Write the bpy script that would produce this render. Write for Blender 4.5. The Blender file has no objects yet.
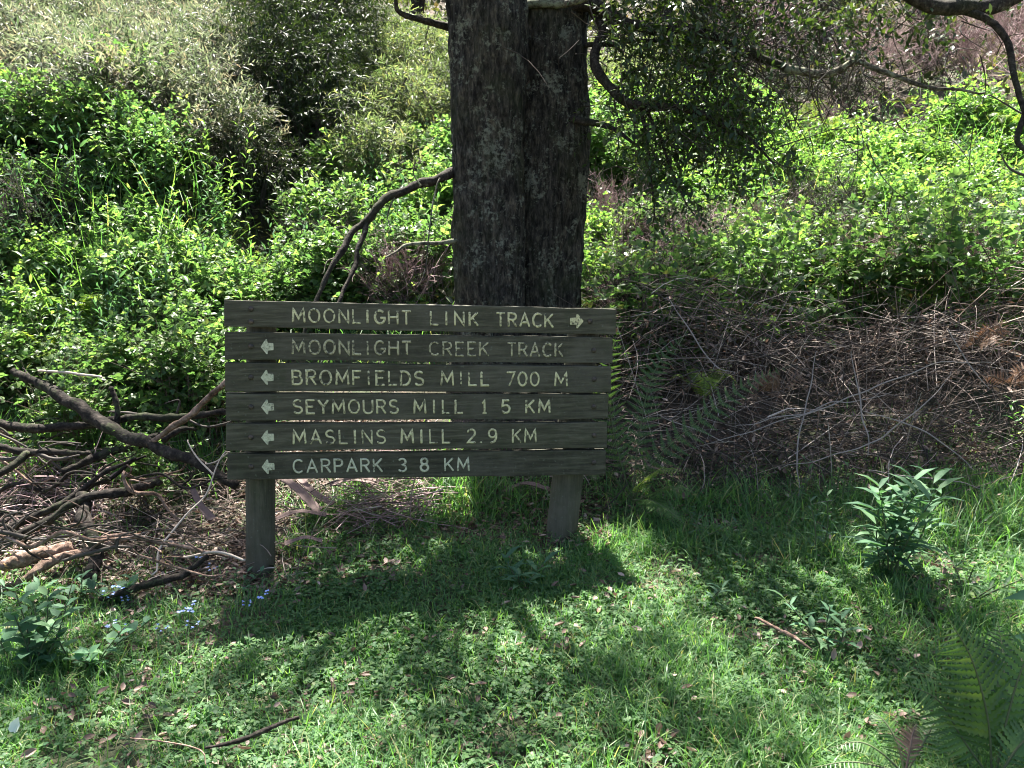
import bpy, bmesh, math, random
import numpy as np
from mathutils import Vector, Matrix

R = np.random.default_rng(7)
random.seed(7)
scene = bpy.context.scene
COL = scene.collection
rad = math.radians

# ------------------------------------------------------------------ camera
W, H, F = 1024, 768, 804.0
PITCH = rad(9.0)
CAM = np.array([0.0, 0.0, 1.6])
FWD = np.array([0, math.cos(PITCH), -math.sin(PITCH)])
UPV = np.array([0, math.sin(PITCH), math.cos(PITCH)])
RGT = np.array([1.0, 0, 0])

cam_d = bpy.data.cameras.new('camera')
cam = bpy.data.objects.new('camera', cam_d)
COL.objects.link(cam)
cam.location = CAM
cam.rotation_euler = (rad(90) - PITCH, 0, 0)
cam_d.sensor_width = 36
cam_d.lens = 36 * F / W
cam_d.clip_end = 400
scene.camera = cam

# sun: high, behind the scene and a little to the left
EL, AZ = rad(65), rad(9)
SUN = np.array([-math.sin(AZ) * math.cos(EL), math.cos(AZ) * math.cos(EL), math.sin(EL)])


def ray(px, py):
    return FWD + RGT * ((px - W / 2) / F) + UPV * ((H / 2 - py) / F)


def P(px, py, depth):
    return CAM + ray(px, py) * depth


# ------------------------------------------------------------------ noise / terrain
def _hash(ix, iy, iz, seed):
    h = (ix.astype(np.int64) * 374761393 + iy.astype(np.int64) * 668265263 + iz.astype(np.int64) * 2147483647 + seed * 974634533) & 0xffffffff
    h = ((h ^ (h >> 13)) * 1274126177) & 0xffffffff
    h = h ^ (h >> 16)
    return (h & 0xffff) / 65535.0


def vnoise(p, seed=0):
    p = np.asarray(p, float)
    i = np.floor(p).astype(np.int64)
    f = p - i
    f = f * f * (3 - 2 * f)
    out = 0
    for dx in (0, 1):
        wx = f[..., 0] if dx else 1 - f[..., 0]
        for dy in (0, 1):
            wy = f[..., 1] if dy else 1 - f[..., 1]
            for dz in (0, 1):
                wz = f[..., 2] if dz else 1 - f[..., 2]
                out = out + wx * wy * wz * _hash(i[..., 0] + dx, i[..., 1] + dy, i[..., 2] + dz, seed)
    return out


def n2(x, y, s, seed=0):
    x = np.asarray(x, float)
    y = np.asarray(y, float)
    return vnoise(np.stack([x * s, y * s, np.zeros_like(x)], -1), seed)


def gz(x, y):
    x = np.asarray(x, float)
    y = np.asarray(y, float)
    y0 = 5.25 - 0.25 * np.tanh(-x * 0.8) + 0.25 * np.tanh(-x - 4)
    t = y - y0
    ramp = 0.5 * (t + np.sqrt(t * t + 0.8))
    z = 0.5 * ramp - 0.115 + 0.05 * x * np.exp(-np.abs(x) / 5)
    far = np.clip((y - 4.5) / 4, 0, 1)
    mt = np.clip((y - 5.8) / 2.5, 0, 1)
    z = z + .8 * mt * mt * (3 - 2 * mt) / (1 + np.exp((x + 2.75) / .28))
    z = z + (n2(x, y, 0.45, 3) - .5) * (0.12 + 0.5 * far) + (n2(x, y, 1.7, 4) - .5) * (0.05 + 0.12 * far) + (n2(x, y, 6, 5) - .5) * 0.025
    return z


def G(px, py):
    """ground point seen at a pixel"""
    d = ray(px, py)
    t = 0.5
    for _ in range(4000):
        p = CAM + d * t
        if p[2] <= gz(p[0], p[1]):
            break
        t += 0.01
    return p


def on_ground(px, depth):
    x = (px - W / 2) / F * depth
    return np.array([x, depth, float(gz(x, depth))])


# ------------------------------------------------------------------ materials
class NT:
    def __init__(s, name):
        s.m = bpy.data.materials.new(name)
        s.m.use_nodes = True
        s.t = s.m.node_tree
        s.t.nodes.clear()
        s.out = s.t.nodes.new('ShaderNodeOutputMaterial')

    def n(s, typ, **kw):
        nd = s.t.nodes.new('ShaderNode' + typ)
        for k, v in kw.items():
            if k in nd.inputs.keys():
                nd.inputs[k].default_value = v
            else:
                setattr(nd, k, v)
        return nd

    def l(s, a, b):
        s.t.links.new(a, b)

    def ramp(s, fac, stops, interp='LINEAR'):
        r = s.n('ValToRGB')
        r.color_ramp.interpolation = interp
        e = r.color_ramp.elements
        while len(e) < len(stops):
            e.new(0.5)
        for el, (p, c) in zip(e, stops):
            el.position = p
            el.color = (*c, 1) if len(c) == 3 else c
        if fac is not None:
            s.l(fac, r.inputs[0])
        return r.outputs[0]

    def mix(s, fac, a, b, mode='MIX'):
        m = s.n('MixRGB', blend_type=mode)
        for sock, v in zip(m.inputs, (fac, a, b)):
            if isinstance(v, (int, float)):
                sock.default_value = v
            elif isinstance(v, tuple):
                sock.default_value = (*v, 1)
            else:
                s.l(v, sock)
        return m.outputs[0]

    def noise(s, scale, detail=4, rough=.6, stretch=None, coord='Object'):
        tc = s.n('TexCoord')
        v = tc.outputs[coord]
        if stretch:
            mp = s.n('Mapping')
            mp.inputs['Scale'].default_value = stretch
            s.l(v, mp.inputs[0])
            v = mp.outputs[0]
        nz = s.n('TexNoise', Scale=scale, Detail=detail, Roughness=rough)
        s.l(v, nz.inputs['Vector'])
        return nz.outputs[0]


def leaf_mat(name, stops, trans=0.42, rough=0.42, spec=0.45, tint=(1.5, 1.45, 0.6), patch=None):
    t = NT(name)
    g = t.n('NewGeometry')
    c = t.ramp(g.outputs['Random Per Island'], stops)
    oi = t.n('ObjectInfo')
    mr = t.n('MapRange')
    mr.inputs['To Min'].default_value = 0.8
    mr.inputs['To Max'].default_value = 1.2
    t.l(oi.outputs['Random'], mr.inputs['Value'])
    hs = t.n('HueSaturation')
    t.l(mr.outputs[0], hs.inputs['Value'])
    t.l(c, hs.inputs['Color'])
    c = hs.outputs[0]
    if patch:
        c = t.mix(t.ramp(t.noise(1.7, 4, .65), [(.5, (0, 0, 0)), (.68, (.85, .85, .85))]), c, patch)
        c = t.mix(t.ramp(t.noise(1.1, 3, .6), [(.36, (.75, .75, .75)), (.52, (0, 0, 0))]), c, (.045, .075, .032))
    b = t.n('BsdfPrincipled', Roughness=rough)
    b.inputs['Specular IOR Level'].default_value = spec
    t.l(c, b.inputs['Base Color'])
    tr = t.n('BsdfTranslucent')
    t.l(t.mix(1.0, c, tint, 'MULTIPLY'), tr.inputs['Color'])
    mx = t.n('MixShader')
    mx.inputs[0].default_value = trans
    t.l(b.outputs[0], mx.inputs[1])
    t.l(tr.outputs[0], mx.inputs[2])
    t.l(mx.outputs[0], t.out.inputs[0])
    return t.m


def dry_mat(name, stops, rough=0.8, nscale=30):
    t = NT(name)
    g = t.n('NewGeometry')
    c = t.ramp(g.outputs['Random Per Island'], stops)
    nz = t.noise(nscale)
    c = t.mix(0.6, c, t.ramp(nz, [(0.3, (.55, .55, .55)), (0.7, (1.2, 1.2, 1.2))]), 'MULTIPLY')
    b = t.n('BsdfPrincipled', Roughness=rough)
    t.l(c, b.inputs['Base Color'])
    t.l(b.outputs[0], t.out.inputs[0])
    return t.m


def bark_mat(name, dark, mid, pale, lichen=(0.155, 0.16, 0.125), lich=0.60, stretch=(1, 1, .22), scale=22, bump=.6):
    t = NT(name)
    a = t.noise(scale, 6, .65, stretch)
    c = t.ramp(a, [(0.36, dark), (0.5, mid), (0.68, pale)])
    a2 = t.noise(scale * 2.6, 4, .7, stretch)
    c = t.mix(.8, c, t.ramp(a2, [(.36, (.35, .35, .35)), (.6, (1.35, 1.33, 1.3))]), 'MULTIPLY')
    l1 = t.noise(5.5, 8, .72)
    l2 = t.noise(38, 4, .7)
    lm = t.mix(0.42, l1, l2)
    k = t.ramp(lm, [(lich - .04, (0, 0, 0)), (lich + .03, (1, 1, 1))])
    c = t.mix(k, c, lichen)
    k2 = t.ramp(t.noise(3.1, 5, .6), [(.5, (0, 0, 0)), (.75, (.55, .55, .55))])
    c = t.mix(k2, c, (.035, .045, .018))
    b = t.n('BsdfPrincipled', Roughness=.9)
    b.inputs['Specular IOR Level'].default_value = .2
    t.l(c, b.inputs['Base Color'])
    bp = t.n('Bump', Strength=bump, Distance=.02)
    t.l(t.mix(.35, a, l2), bp.inputs['Height'])
    t.l(bp.outputs[0], b.inputs['Normal'])
    t.l(b.outputs[0], t.out.inputs[0])
    return t.m


M = {}
M['bramble'] = leaf_mat('bramble_leaf', [(0, (.06, .12, .045)), (.45, (.10, .185, .062)), (.8, (.15, .24, .08)), (.96, (.2, .28, .1)), (1, (.28, .28, .1))], trans=.55, tint=(1.22, 1.38, .8))
M['lush'] = leaf_mat('lush_leaf', [(0, (.075, .15, .055)), (.5, (.125, .23, .08)), (.85, (.18, .28, .095)), (1, (.26, .33, .13))], trans=.55, tint=(1.32, 1.42, .6))
M['narrow'] = leaf_mat('narrow_grey_leaf', [(0, (.065, .085, .055)), (.5, (.13, .15, .10)), (.82, (.21, .225, .16)), (.93, (.25, .2, .15)), (1, (.26, .18, .135))], trans=.5, rough=.5, spec=.3, tint=(1.3, 1.38, 1.1), patch=(.25, .195, .15))
M['narrow_yellow'] = leaf_mat('narrow_yellow_leaf', [(0, (.07, .11, .05)), (.5, (.125, .17, .08)), (.9, (.2, .22, .11)), (1, (.25, .22, .10))], trans=.55, rough=.5, spec=.3, tint=(1.28, 1.35, .85), patch=(.2, .205, .125))
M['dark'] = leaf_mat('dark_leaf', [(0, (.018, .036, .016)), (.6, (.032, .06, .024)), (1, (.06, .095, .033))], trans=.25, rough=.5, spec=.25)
M['far'] = leaf_mat('far_leaf', [(0, (.04, .06, .03)), (.5, (.07, .095, .045)), (.9, (.12, .14, .065)), (1, (.2, .15, .1))], trans=.35)
M['crown'] = leaf_mat('tree_leaf', [(0, (.025, .05, .018)), (.7, (.045, .085, .026)), (1, (.09, .14, .04))], trans=.3, rough=.4)
M['grass'] = leaf_mat('grass_blade', [(0, (.06, .145, .06)), (.6, (.115, .22, .08)), (.92, (.18, .29, .1)), (.97, (.3, .28, .15)), (1, (.4, .33, .2))], trans=.52, rough=.45, tint=(1.2, 1.5, .55))
M['clover'] = leaf_mat('clover_leaf', [(0, (.055, .135, .06)), (.6, (.103, .205, .077)), (.95, (.155, .27, .1)), (1, (.22, .29, .12))], trans=.5, rough=.55, spec=.25, tint=(1.12, 1.5, .6))
M['weed'] = leaf_mat('weed_leaf', [(0, (.06, .13, .075)), (.7, (.09, .185, .10)), (1, (.14, .24, .12))], trans=.4, rough=.6, spec=.22, tint=(1.2, 1.4, .7))
M['fern'] = leaf_mat('fern_leaf', [(0, (.045, .105, .03)), (.7, (.07, .15, .04)), (1, (.12, .2, .05))], trans=.4)
M['fern_bright'] = leaf_mat('bright_fern_leaf', [(0, (.12, .22, .05)), (.7, (.18, .28, .06)), (1, (.3, .32, .09))], trans=.5)
M['fern_dead'] = leaf_mat('dead_fern_leaf', [(0, (.1, .055, .035)), (.6, (.19, .11, .07)), (1, (.3, .2, .13))], trans=.25, tint=(1.2, 1, .8))
M['litter'] = leaf_mat('dry_leaf', [(0, (.06, .038, .028)), (.5, (.14, .088, .065)), (.85, (.25, .175, .14)), (1, (.42, .33, .28))], trans=.15, rough=.6, tint=(1, .9, .8))
M['petal'] = leaf_mat('blue_petal', [(0, (.2, .32, .75)), (.6, (.34, .46, .85)), (1, (.6, .68, .92))], trans=.3, tint=(1, 1, 1))
M['pale_leaf'] = leaf_mat('pale_leaf', [(0, (.55, .6, .5)), (1, (.65, .68, .6))], trans=.2, tint=(1, 1, 1))
M['stem'] = dry_mat('green_stem', [(0, (.05, .07, .03)), (1, (.10, .12, .05))])
M['cane'] = dry_mat('brown_cane', [(0, (.07, .045, .035)), (.6, (.12, .08, .06)), (1, (.2, .15, .12))])
M['twig'] = dry_mat('dark_twig', [(0, (.035, .028, .022)), (1, (.075, .06, .05))])
M['dry'] = dry_mat('dry_stalk', [(0, (.045, .03, .025)), (.4, (.13, .092, .073)), (.72, (.25, .195, .16)), (.9, (.4, .335, .285)), (1, (.52, .455, .4))])
M['drypink'] = dry_mat('pink_dry_twig', [(0, (.18, .11, .11)), (.6, (.34, .23, .23)), (1, (.5, .37, .37))])
M['straw'] = dry_mat('pale_straw', [(0, (.36, .29, .23)), (1, (.55, .47, .4))])
M['stalk_grey'] = dry_mat('grey_stalk', [(0, (.2, .16, .14)), (1, (.36, .31, .28))])
M['bark_strip'] = dry_mat('shed_bark', [(0, (.09, .06, .05)), (1, (.16, .105, .095))])
M['bark'] = bark_mat('rough_bark', (.008, .007, .006), (.034, .031, .026), (.1, .086, .068), lich=.565, stretch=(1, 1, .3), scale=30, bump=1.0)
M['limb'] = bark_mat('limb_bark', (.012, .01, .008), (.03, .025, .02), (.075, .063, .053), lich=.61, stretch=(1, 1, 1), scale=30)
M['pale_limb'] = bark_mat('lichen_limb_bark', (.03, .025, .02), (.08, .07, .054), (.15, .13, .105), lichen=(.22, .23, .16), lich=.52, stretch=(1, 1, 1), scale=30)
M['deadwood'] = bark_mat('dead_wood', (.008, .007, .006), (.022, .018, .015), (.065, .054, .046), lichen=(.05, .058, .03), lich=.57, stretch=(1, 1, 1), scale=26)
M['log'] = bark_mat('brown_log', (.09, .055, .04), (.2, .135, .105), (.34, .24, .2), lich=.7, stretch=(1, 1, 1), scale=18)
M['cut'] = dry_mat('cut_end', [(0, (.36, .2, .075)), (1, (.42, .25, .1))])

# soil
t = NT('forest_soil')
c = t.ramp(t.noise(3, 6, .65), [(.3, (.03, .022, .016)), (.55, (.07, .05, .036)), (.75, (.11, .08, .06))])
c = t.mix(t.ramp(t.noise(28, 5, .7), [(.5, (0, 0, 0)), (.62, (1, 1, 1))]), c, (.17, .12, .09))
c = t.mix(t.ramp(t.noise(1.3, 4, .6), [(.42, (0, 0, 0)), (.6, (.7, .7, .7))]), c, (.035, .06, .02))
b = t.n('BsdfPrincipled', Roughness=.95)
t.l(c, b.inputs['Base Color'])
bp = t.n('Bump', Strength=.8, Distance=.03)
t.l(t.noise(40, 5, .7), bp.inputs['Height'])
t.l(bp.outputs[0], b.inputs['Normal'])
t.l(b.outputs[0], t.out.inputs[0])
M['soil'] = t.m


def wood_mat(name, stretch, cols, lich=.62):
    t = NT(name)
    a = t.noise(9, 7, .68, stretch)
    c = t.ramp(a, [(.3, cols[0]), (.5, cols[1]), (.72, cols[2])])
    oi = t.n('ObjectInfo')
    mr = t.n('MapRange')
    mr.inputs['To Min'].default_value = .8
    mr.inputs['To Max'].default_value = 1.25
    t.l(oi.outputs['Random'], mr.inputs['Value'])
    hs = t.n('HueSaturation')
    t.l(mr.outputs[0], hs.inputs['Value'])
    t.l(c, hs.inputs['Color'])
    c = hs.outputs[0]
    c = t.mix(t.ramp(t.noise(2.6, 6, .7), [(.45, (0, 0, 0)), (.7, (.75, .75, .75))]), c, (.105, .096, .074))
    c = t.mix(t.ramp(t.noise(4.3, 6, .7, (1.3, 1, 1)), [(.53, (0, 0, 0)), (.7, (.6, .6, .6))]), c, (.04, .045, .02))
    c = t.mix(t.ramp(t.noise(60, 4, .7), [(lich, (0, 0, 0)), (lich + .06, (.7, .7, .7))]), c, (.13, .135, .105))
    b = t.n('BsdfPrincipled', Roughness=.75)
    b.inputs['Specular IOR Level'].default_value = .35
    t.l(c, b.inputs['Base Color'])
    bp = t.n('Bump', Strength=.5, Distance=.006)
    t.l(a, bp.inputs['Height'])
    t.l(bp.outputs[0], b.inputs['Normal'])
    t.l(b.outputs[0], t.out.inputs[0])
    return t.m


M['board'] = wood_mat('weathered_board', (.5, 6, 6), [(.02, .0185, .011), (.053, .049, .031), (.12, .111, .076)])
M['post'] = wood_mat('weathered_post', (6, 6, .5), [(.03, .028, .018), (.06, .056, .036), (.11, .1, .07)])


def paint_mat(name, col, wear):
    t = NT(name)
    k = t.ramp(t.mix(.5, t.noise(22, 4, .7), t.noise(90, 3, .7)), [(wear - .05, (0, 0, 0)), (wear + .04, (1, 1, 1))])
    c = t.mix(k, (.07, .066, .05), col)
    c = t.mix(t.ramp(t.noise(140, 3), [(.3, (.6, .6, .6)), (.7, (1, 1, 1))]), (0, 0, 0), c)
    c2 = t.mix(.5, c, t.ramp(t.noise(50, 4), [(.35, (.6, .58, .5)), (.65, (1.1, 1.1, 1.1))]), 'MULTIPLY')
    b = t.n('BsdfPrincipled', Roughness=.8)
    t.l(c2, b.inputs['Base Color'])
    t.l(b.outputs[0], t.out.inputs[0])
    return t.m


M['paint'] = paint_mat('worn_cream_paint', (.8, .74, .44), .46)
M['paint_faded'] = paint_mat('faded_cream_paint', (.6, .55, .35), .48)
M['paint_grey'] = paint_mat('worn_white_paint', (.7, .69, .5), .435)
t = NT('dark_bolt_metal')
b = t.n('BsdfPrincipled', Roughness=.6, Metallic=.6)
t.l(t.ramp(t.noise(60), [(.4, (.05, .045, .04)), (.65, (.12, .09, .07))]), b.inputs['Base Color'])
t.l(b.outputs[0], t.out.inputs[0])
M['bolt'] = t.m


# ------------------------------------------------------------------ mesh tools
def mesh_arrays(name, chunks, mat=None, smooth=False):
    """chunks: list of (verts(N,3), faces) with faces a list of int arrays (n,k)"""
    vs, ls, st, off, lo = [], [], [], 0, 0
    for v, fl in chunks:
        vs.append(v)
        for f in fl:
            if len(f) == 0:
                continue
            k = f.shape[1]
            ls.append((f + off).ravel())
            st.append(lo + np.arange(len(f)) * k)
            lo += f.size
        off += len(v)
    v = np.concatenate(vs).astype(np.float32)
    l = np.concatenate(ls).astype(np.int32)
    s = np.concatenate(st).astype(np.int32)
    me = bpy.data.meshes.new(name)
    me.vertices.add(len(v))
    me.vertices.foreach_set('co', v.ravel())
    me.loops.add(len(l))
    me.loops.foreach_set('vertex_index', l)
    me.polygons.add(len(s))
    me.polygons.foreach_set('loop_start', s)
    if smooth:
        me.polygons.foreach_set('use_smooth', np.ones(len(s), bool))
    me.update(calc_edges=True)
    if mat:
        me.materials.append(M[mat] if isinstance(mat, str) else mat)
    return me


def link(name, me, parent=None, loc=None):
    o = bpy.data.objects.new(name, me)
    COL.objects.link(o)
    if parent:
        o.parent = parent
    if loc is not None:
        o.location = loc
    return o


def tag(o, label, cat, group=None, kind=None):
    o['label'] = label
    if cat:
        o['category'] = cat
    if group:
        o['group'] = group
    if kind:
        o['kind'] = kind
    return o


def empty(name, loc, label, cat, group=None, rz=0):
    o = bpy.data.objects.new(name, None)
    COL.objects.link(o)
    o.location = loc
    o.rotation_euler = (0, 0, rz)
    o.empty_display_size = .1
    return tag(o, label, cat, group)


def dup(root, loc, rz=0, sc=1.0, label=None, group=None, swap=None, tilt=0.0):
    r = root.copy()
    COL.objects.link(r)
    r.location = loc
    r.rotation_euler = (tilt, 0, rz)
    r.scale = (sc, sc, sc) if np.isscalar(sc) else sc
    if label:
        r['label'] = label
    if group:
        r['group'] = group
    for ch in list(root.children):
        c = ch.copy()
        COL.objects.link(c)
        c.parent = r
        for g2 in list(ch.children):
            d = g2.copy()
            COL.objects.link(d)
            d.parent = c
    return r


def unit(a):
    return a / np.maximum(np.linalg.norm(a, axis=-1, keepdims=True), 1e-9)


def basis(f, up=None, roll=None):
    f = unit(f)
    if up is None:
        up = np.tile([0, 0, 1.0], (len(f), 1)) + R.normal(0, .35, (len(f), 3))
    x = unit(np.cross(f, up))
    n = np.cross(x, f)
    return np.stack([x, f, n], -1)      # columns


def inst(tv, tf, pos, rot, sc):
    sc = np.asarray(sc, float)
    if sc.ndim == 1:
        sc = sc[:, None]
    v = tv[None] * sc[:, None, :]
    v = np.einsum('nij,nkj->nki', rot, v) + pos[:, None, :]
    n, k = len(pos), len(tv)
    offs = (np.arange(n) * k)[:, None, None]
    fs = [(f[None] + offs).reshape(-1, f.shape[1]) for f in tf]
    return v.reshape(-1, 3), fs


I = lambda *a: np.array(a, int)
# broad leaf, folded on its midrib, length 1
BROAD = (np.array([[0, 0, 0], [0, .35, -.03], [0, .7, -.06], [0, 1, -.16], [-.27, .25, .05], [-.3, .6, .03], [.27, .25, .05], [.3, .6, .03]], float),
         [I([0, 1, 4], [2, 3, 5], [0, 6, 1], [2, 7, 3]), I([1, 2, 5, 4], [1, 6, 7, 2])])
OVAL = (np.array([[0, 0, 0], [-.2, .3, .03], [-.2, .65, .0], [0, 1, -.1], [.2, .65, .0], [.2, .3, .03], [0, .5, -.05]], float),
        [I([0, 6, 1], [1, 6, 2], [2, 6, 3], [3, 6, 4], [4, 6, 5], [5, 6, 0])])
NARROW = (np.array([[0, 0, 0], [-.075, .3, .0], [.075, .3, .0], [-.07, .65, -.05], [.07, .65, -.05], [0, 1, -.16]], float),
          [I([0, 2, 1], [3, 4, 5]), I([1, 2, 4, 3])])
LANCE = (np.array([[0, 0, 0], [0, .35, -.02], [0, .7, -.08], [0, 1, -.25], [-.11, .25, .04], [-.12, .6, -.01], [.11, .25, .04], [.12, .6, -.01]], float), BROAD[1])


def blade_t(bend, n=4):
    v, w = [], .5
    for i in range(n):
        s = i / n
        a = bend * s
        y = math.sin(a) * s
        z = math.cos(a * .8) * s
        v += [[-w * (1 - s * .7), y, z], [w * (1 - s * .7), y, z]]
    v.append([0, math.sin(bend), math.cos(bend * .8)])
    q = [[2 * i, 2 * i + 1, 2 * i + 3, 2 * i + 2] for i in range(n - 1)]
    return np.array(v), [np.array(q), I([2 * n - 2, 2 * n - 1, 2 * n])]


BLADES = [blade_t(b) for b in (.25, .7, 1.2, 1.7)]


def zrot(n, tilt=.25):
    a = R.uniform(0, 2 * math.pi, n)
    c, s, z, o = np.cos(a), np.sin(a), np.zeros(n), np.ones(n)
    rz = np.stack([np.stack([c, -s, z], -1), np.stack([s, c, z], -1), np.stack([z, z, o], -1)], -2)
    tx, ty = R.normal(0, tilt, n), R.normal(0, tilt, n)
    m = np.tile(np.eye(3), (n, 1, 1))
    m[:, 0, 2] = tx
    m[:, 1, 2] = ty
    return np.einsum('nij,njk->nik', m, rz)


def spline(pts, n):
    p = np.asarray(pts, float)
    if len(p) == 2:
        t = np.linspace(0, 1, n)[:, None]
        return p[0] * (1 - t) + p[1] * t
    q = np.vstack([2 * p[0] - p[1], p, 2 * p[-1] - p[-2]])
    out = []
    for u in np.linspace(0, len(p) - 1, n):
        i = min(int(u), len(p) - 2)
        f = u - i
        a, b_, c_, d = q[i], q[i + 1], q[i + 2], q[i + 3]
        out.append(.5 * ((2 * b_) + (-a + c_) * f + (2 * a - 5 * b_ + 4 * c_ - d) * f * f + (-a + 3 * b_ - 3 * c_ + d) * f ** 3))
    return np.array(out)


def tube(pts, radii, n=24, sides=10, rough=.12, seed=1, flat=None, jit=0.0):
    """a tapered, slightly knobbly tube along a smoothed polyline"""
    c = spline(pts, n)
    rr = np.interp(np.linspace(0, 1, n), np.linspace(0, 1, len(radii)), radii)
    if jit:
        c[1:-1] += (np.stack([vnoise(c[1:-1] * 6, seed + k) for k in (11, 12, 13)], -1) - .5) * jit
    tg = unit(np.gradient(c, axis=0))
    ref = np.array([0.3, 0.2, 1.0]) if abs(tg[:, 2]).mean() < .8 else np.array([1.0, .2, .1])
    u = unit(np.cross(tg, ref))
    w = np.cross(tg, u)
    a = np.linspace(0, 2 * math.pi, sides, endpoint=False)
    ring = np.cos(a)[None, :, None] * u[:, None] + np.sin(a)[None, :, None] * w[:, None]
    k = np.ones((n, sides))
    if rough > .2:
        q = c[:, None] + ring * rr[:, None, None]
        k = k + (vnoise(q * 45, seed + 4) - .5) * .3
    if rough:
        q = c[:, None] + ring * rr[:, None, None]
        sc = 1.2 / max(rr.max(), .004)
        k = k + (vnoise(q * sc * .6, seed) - .5) * 2 * rough + (vnoise(q * sc * 1.7, seed + 1) - .5) * rough
    v = c[:, None] + ring * (rr[:, None] * k)[..., None]
    v = np.concatenate([v.reshape(-1, 3), c[:1], c[-1:]])
    i, j = np.meshgrid(np.arange(n - 1), np.arange(sides), indexing='ij')
    j2 = (j + 1) % sides
    q = np.stack([i * sides + j, i * sides + j2, (i + 1) * sides + j2, (i + 1) * sides + j], -1).reshape(-1, 4)
    jj = np.arange(sides)
    t0 = np.stack([np.full(sides, n * sides), (jj + 1) % sides, jj], -1)
    t1 = np.stack([np.full(sides, n * sides + 1), (n - 1) * sides + jj, (n - 1) * sides + (jj + 1) % sides], -1)
    return v, [q, np.concatenate([t0, t1])]


def thin(pos, end, mid_off, r0, r1, seg=3):
    """many thin three-sided stalks at once: start (N,3), end (N,3), mid offset (N,3)"""
    n = len(pos)
    ts = np.linspace(0, 1, seg + 1)
    c = np.stack([pos * (1 - t) + end * t + mid_off * (4 * t * (1 - t)) for t in ts], 1)
    tg = unit(np.gradient(c, axis=1))
    ref = np.tile([.31, .17, .93], (n, 1))
    u = unit(np.cross(tg, ref[:, None]))
    w = np.cross(tg, u)
    rr = (np.asarray(r0)[:, None] * (1 - ts) + np.asarray(r1)[:, None] * ts)[..., None]
    rings = []
    for k in range(3):
        a = k * 2 * math.pi / 3
        rings.append(c + (math.cos(a) * u + math.sin(a) * w) * rr)
    v = np.stack(rings, 2)            # n, seg+1, 3, 3
    k = (seg + 1) * 3
    f = []
    for i in range(seg):
        for j in range(3):
            f.append([i * 3 + j, i * 3 + (j + 1) % 3, (i + 1) * 3 + (j + 1) % 3, (i + 1) * 3 + j])
    f = np.array(f)
    return v.reshape(-1, 3), [(f[None] + (np.arange(n) * k)[:, None, None]).reshape(-1, 4)]


def rnd_dir(n):
    return unit(R.normal(0, 1, (n, 3)))


def lobe_points(lobes, n, inner=.55):
    """points spread through the outer shell of a cluster of ellipsoids + outward directions"""
    vol = np.array([np.prod(l[1]) ** .67 for l in lobes])
    k = R.choice(len(lobes), n, p=vol / vol.sum())
    c = np.array([l[0] for l in lobes], float)[k]
    s = np.array([l[1] for l in lobes], float)[k]
    d = rnd_dir(n)
    r = R.uniform(inner, 1.0, n)[:, None] ** .7
    return c + d * s * r, unit(d / s)


def spray(anchor, d, L, length, leaf, kind, tri=False, droop=.25, spread=.9, r=.0022, lrand=.35):
    """twigs with leaves: returns (leaf chunk list, twig chunk)"""
    n = len(anchor)
    ln = length * R.uniform(.6, 1.25, n)
    d = unit(d)
    end = anchor + d * ln[:, None]
    dr = np.zeros((n, 3))
    dr[:, 2] = -droop * ln * .5
    end = end + dr
    side0 = unit(np.cross(d, rnd_dir(n)))
    side1 = np.cross(d, side0)
    ch = []
    tv, tf = kind
    ph0 = R.uniform(0, 6.28, n)
    for j in range(L):
        t = (j + .7) / L
        pos = anchor * (1 - t) + end * t - dr * .25 * (4 * t * (1 - t))
        ph = ph0 + j * 2.4
        sd = np.cos(ph)[:, None] * side0 + np.sin(ph)[:, None] * side1
        fd = unit(d * (.35 + .5 * t) + sd * spread * (1.1 - .6 * t) + np.array([0, 0, -.12]) + R.normal(0, .22, (n, 3)))
        s = leaf * R.uniform(1 - lrand, 1 + lrand, n) * (1 - .3 * t)
        rot = basis(fd)
        if tri:
            pet = pos + fd * s[:, None] * .6
            for an in (-1.15, 0, 1.15):
                x, f, nn = rot[..., 0], rot[..., 1], rot[..., 2]
                f2 = unit(f * math.cos(an) + x * math.sin(an) + R.normal(0, .12, (n, 3)) - np.array([0, 0, .1]))
                rr = basis(f2, nn)
                ch.append(inst(tv, tf, pet, rr, s * (1.0 if an == 0 else .82)))
        else:
            ch.append(inst(tv, tf, pos, rot, s))
    tw = thin(anchor - d * .03, end, -dr * .25, np.full(n, r), np.full(n, r * .4), 3)
    return ch, tw


# ------------------------------------------------------------------ world and sun
w = bpy.data.worlds.new('World')
scene.world = w
w.use_nodes = True
nt = w.node_tree
nt.nodes.clear()
sky = nt.nodes.new('ShaderNodeTexSky')
sky.sky_type = 'NISHITA'
sky.sun_disc = False
sky.sun_elevation = EL
sky.sun_rotation = -AZ
sky.dust_density = 2.5
sky.ozone_density = .8
bg = nt.nodes.new('ShaderNodeBackground')
bg.inputs[1].default_value = .052
wo = nt.nodes.new('ShaderNodeOutputWorld')
nt.links.new(sky.outputs[0], bg.inputs[0])
nt.links.new(bg.outputs[0], wo.inputs[0])
sd = bpy.data.lights.new('sun', 'SUN')
sd.energy = 5.0
sd.angle = rad(.55)
sd.color = (1, .95, .86)
so = bpy.data.objects.new('sun', sd)
COL.objects.link(so)
so.rotation_euler = Vector(SUN).to_track_quat('Z', 'Y').to_euler()
so.location = (0, 0, 30)

# ------------------------------------------------------------------ ground
def axis(a, b, c0, n, k):
    u = np.linspace(-1, 1, n)
    s = np.sinh(u * k) / math.sinh(k)
    return np.where(s < 0, c0 + s * (c0 - a), c0 + s * (b - c0))


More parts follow.
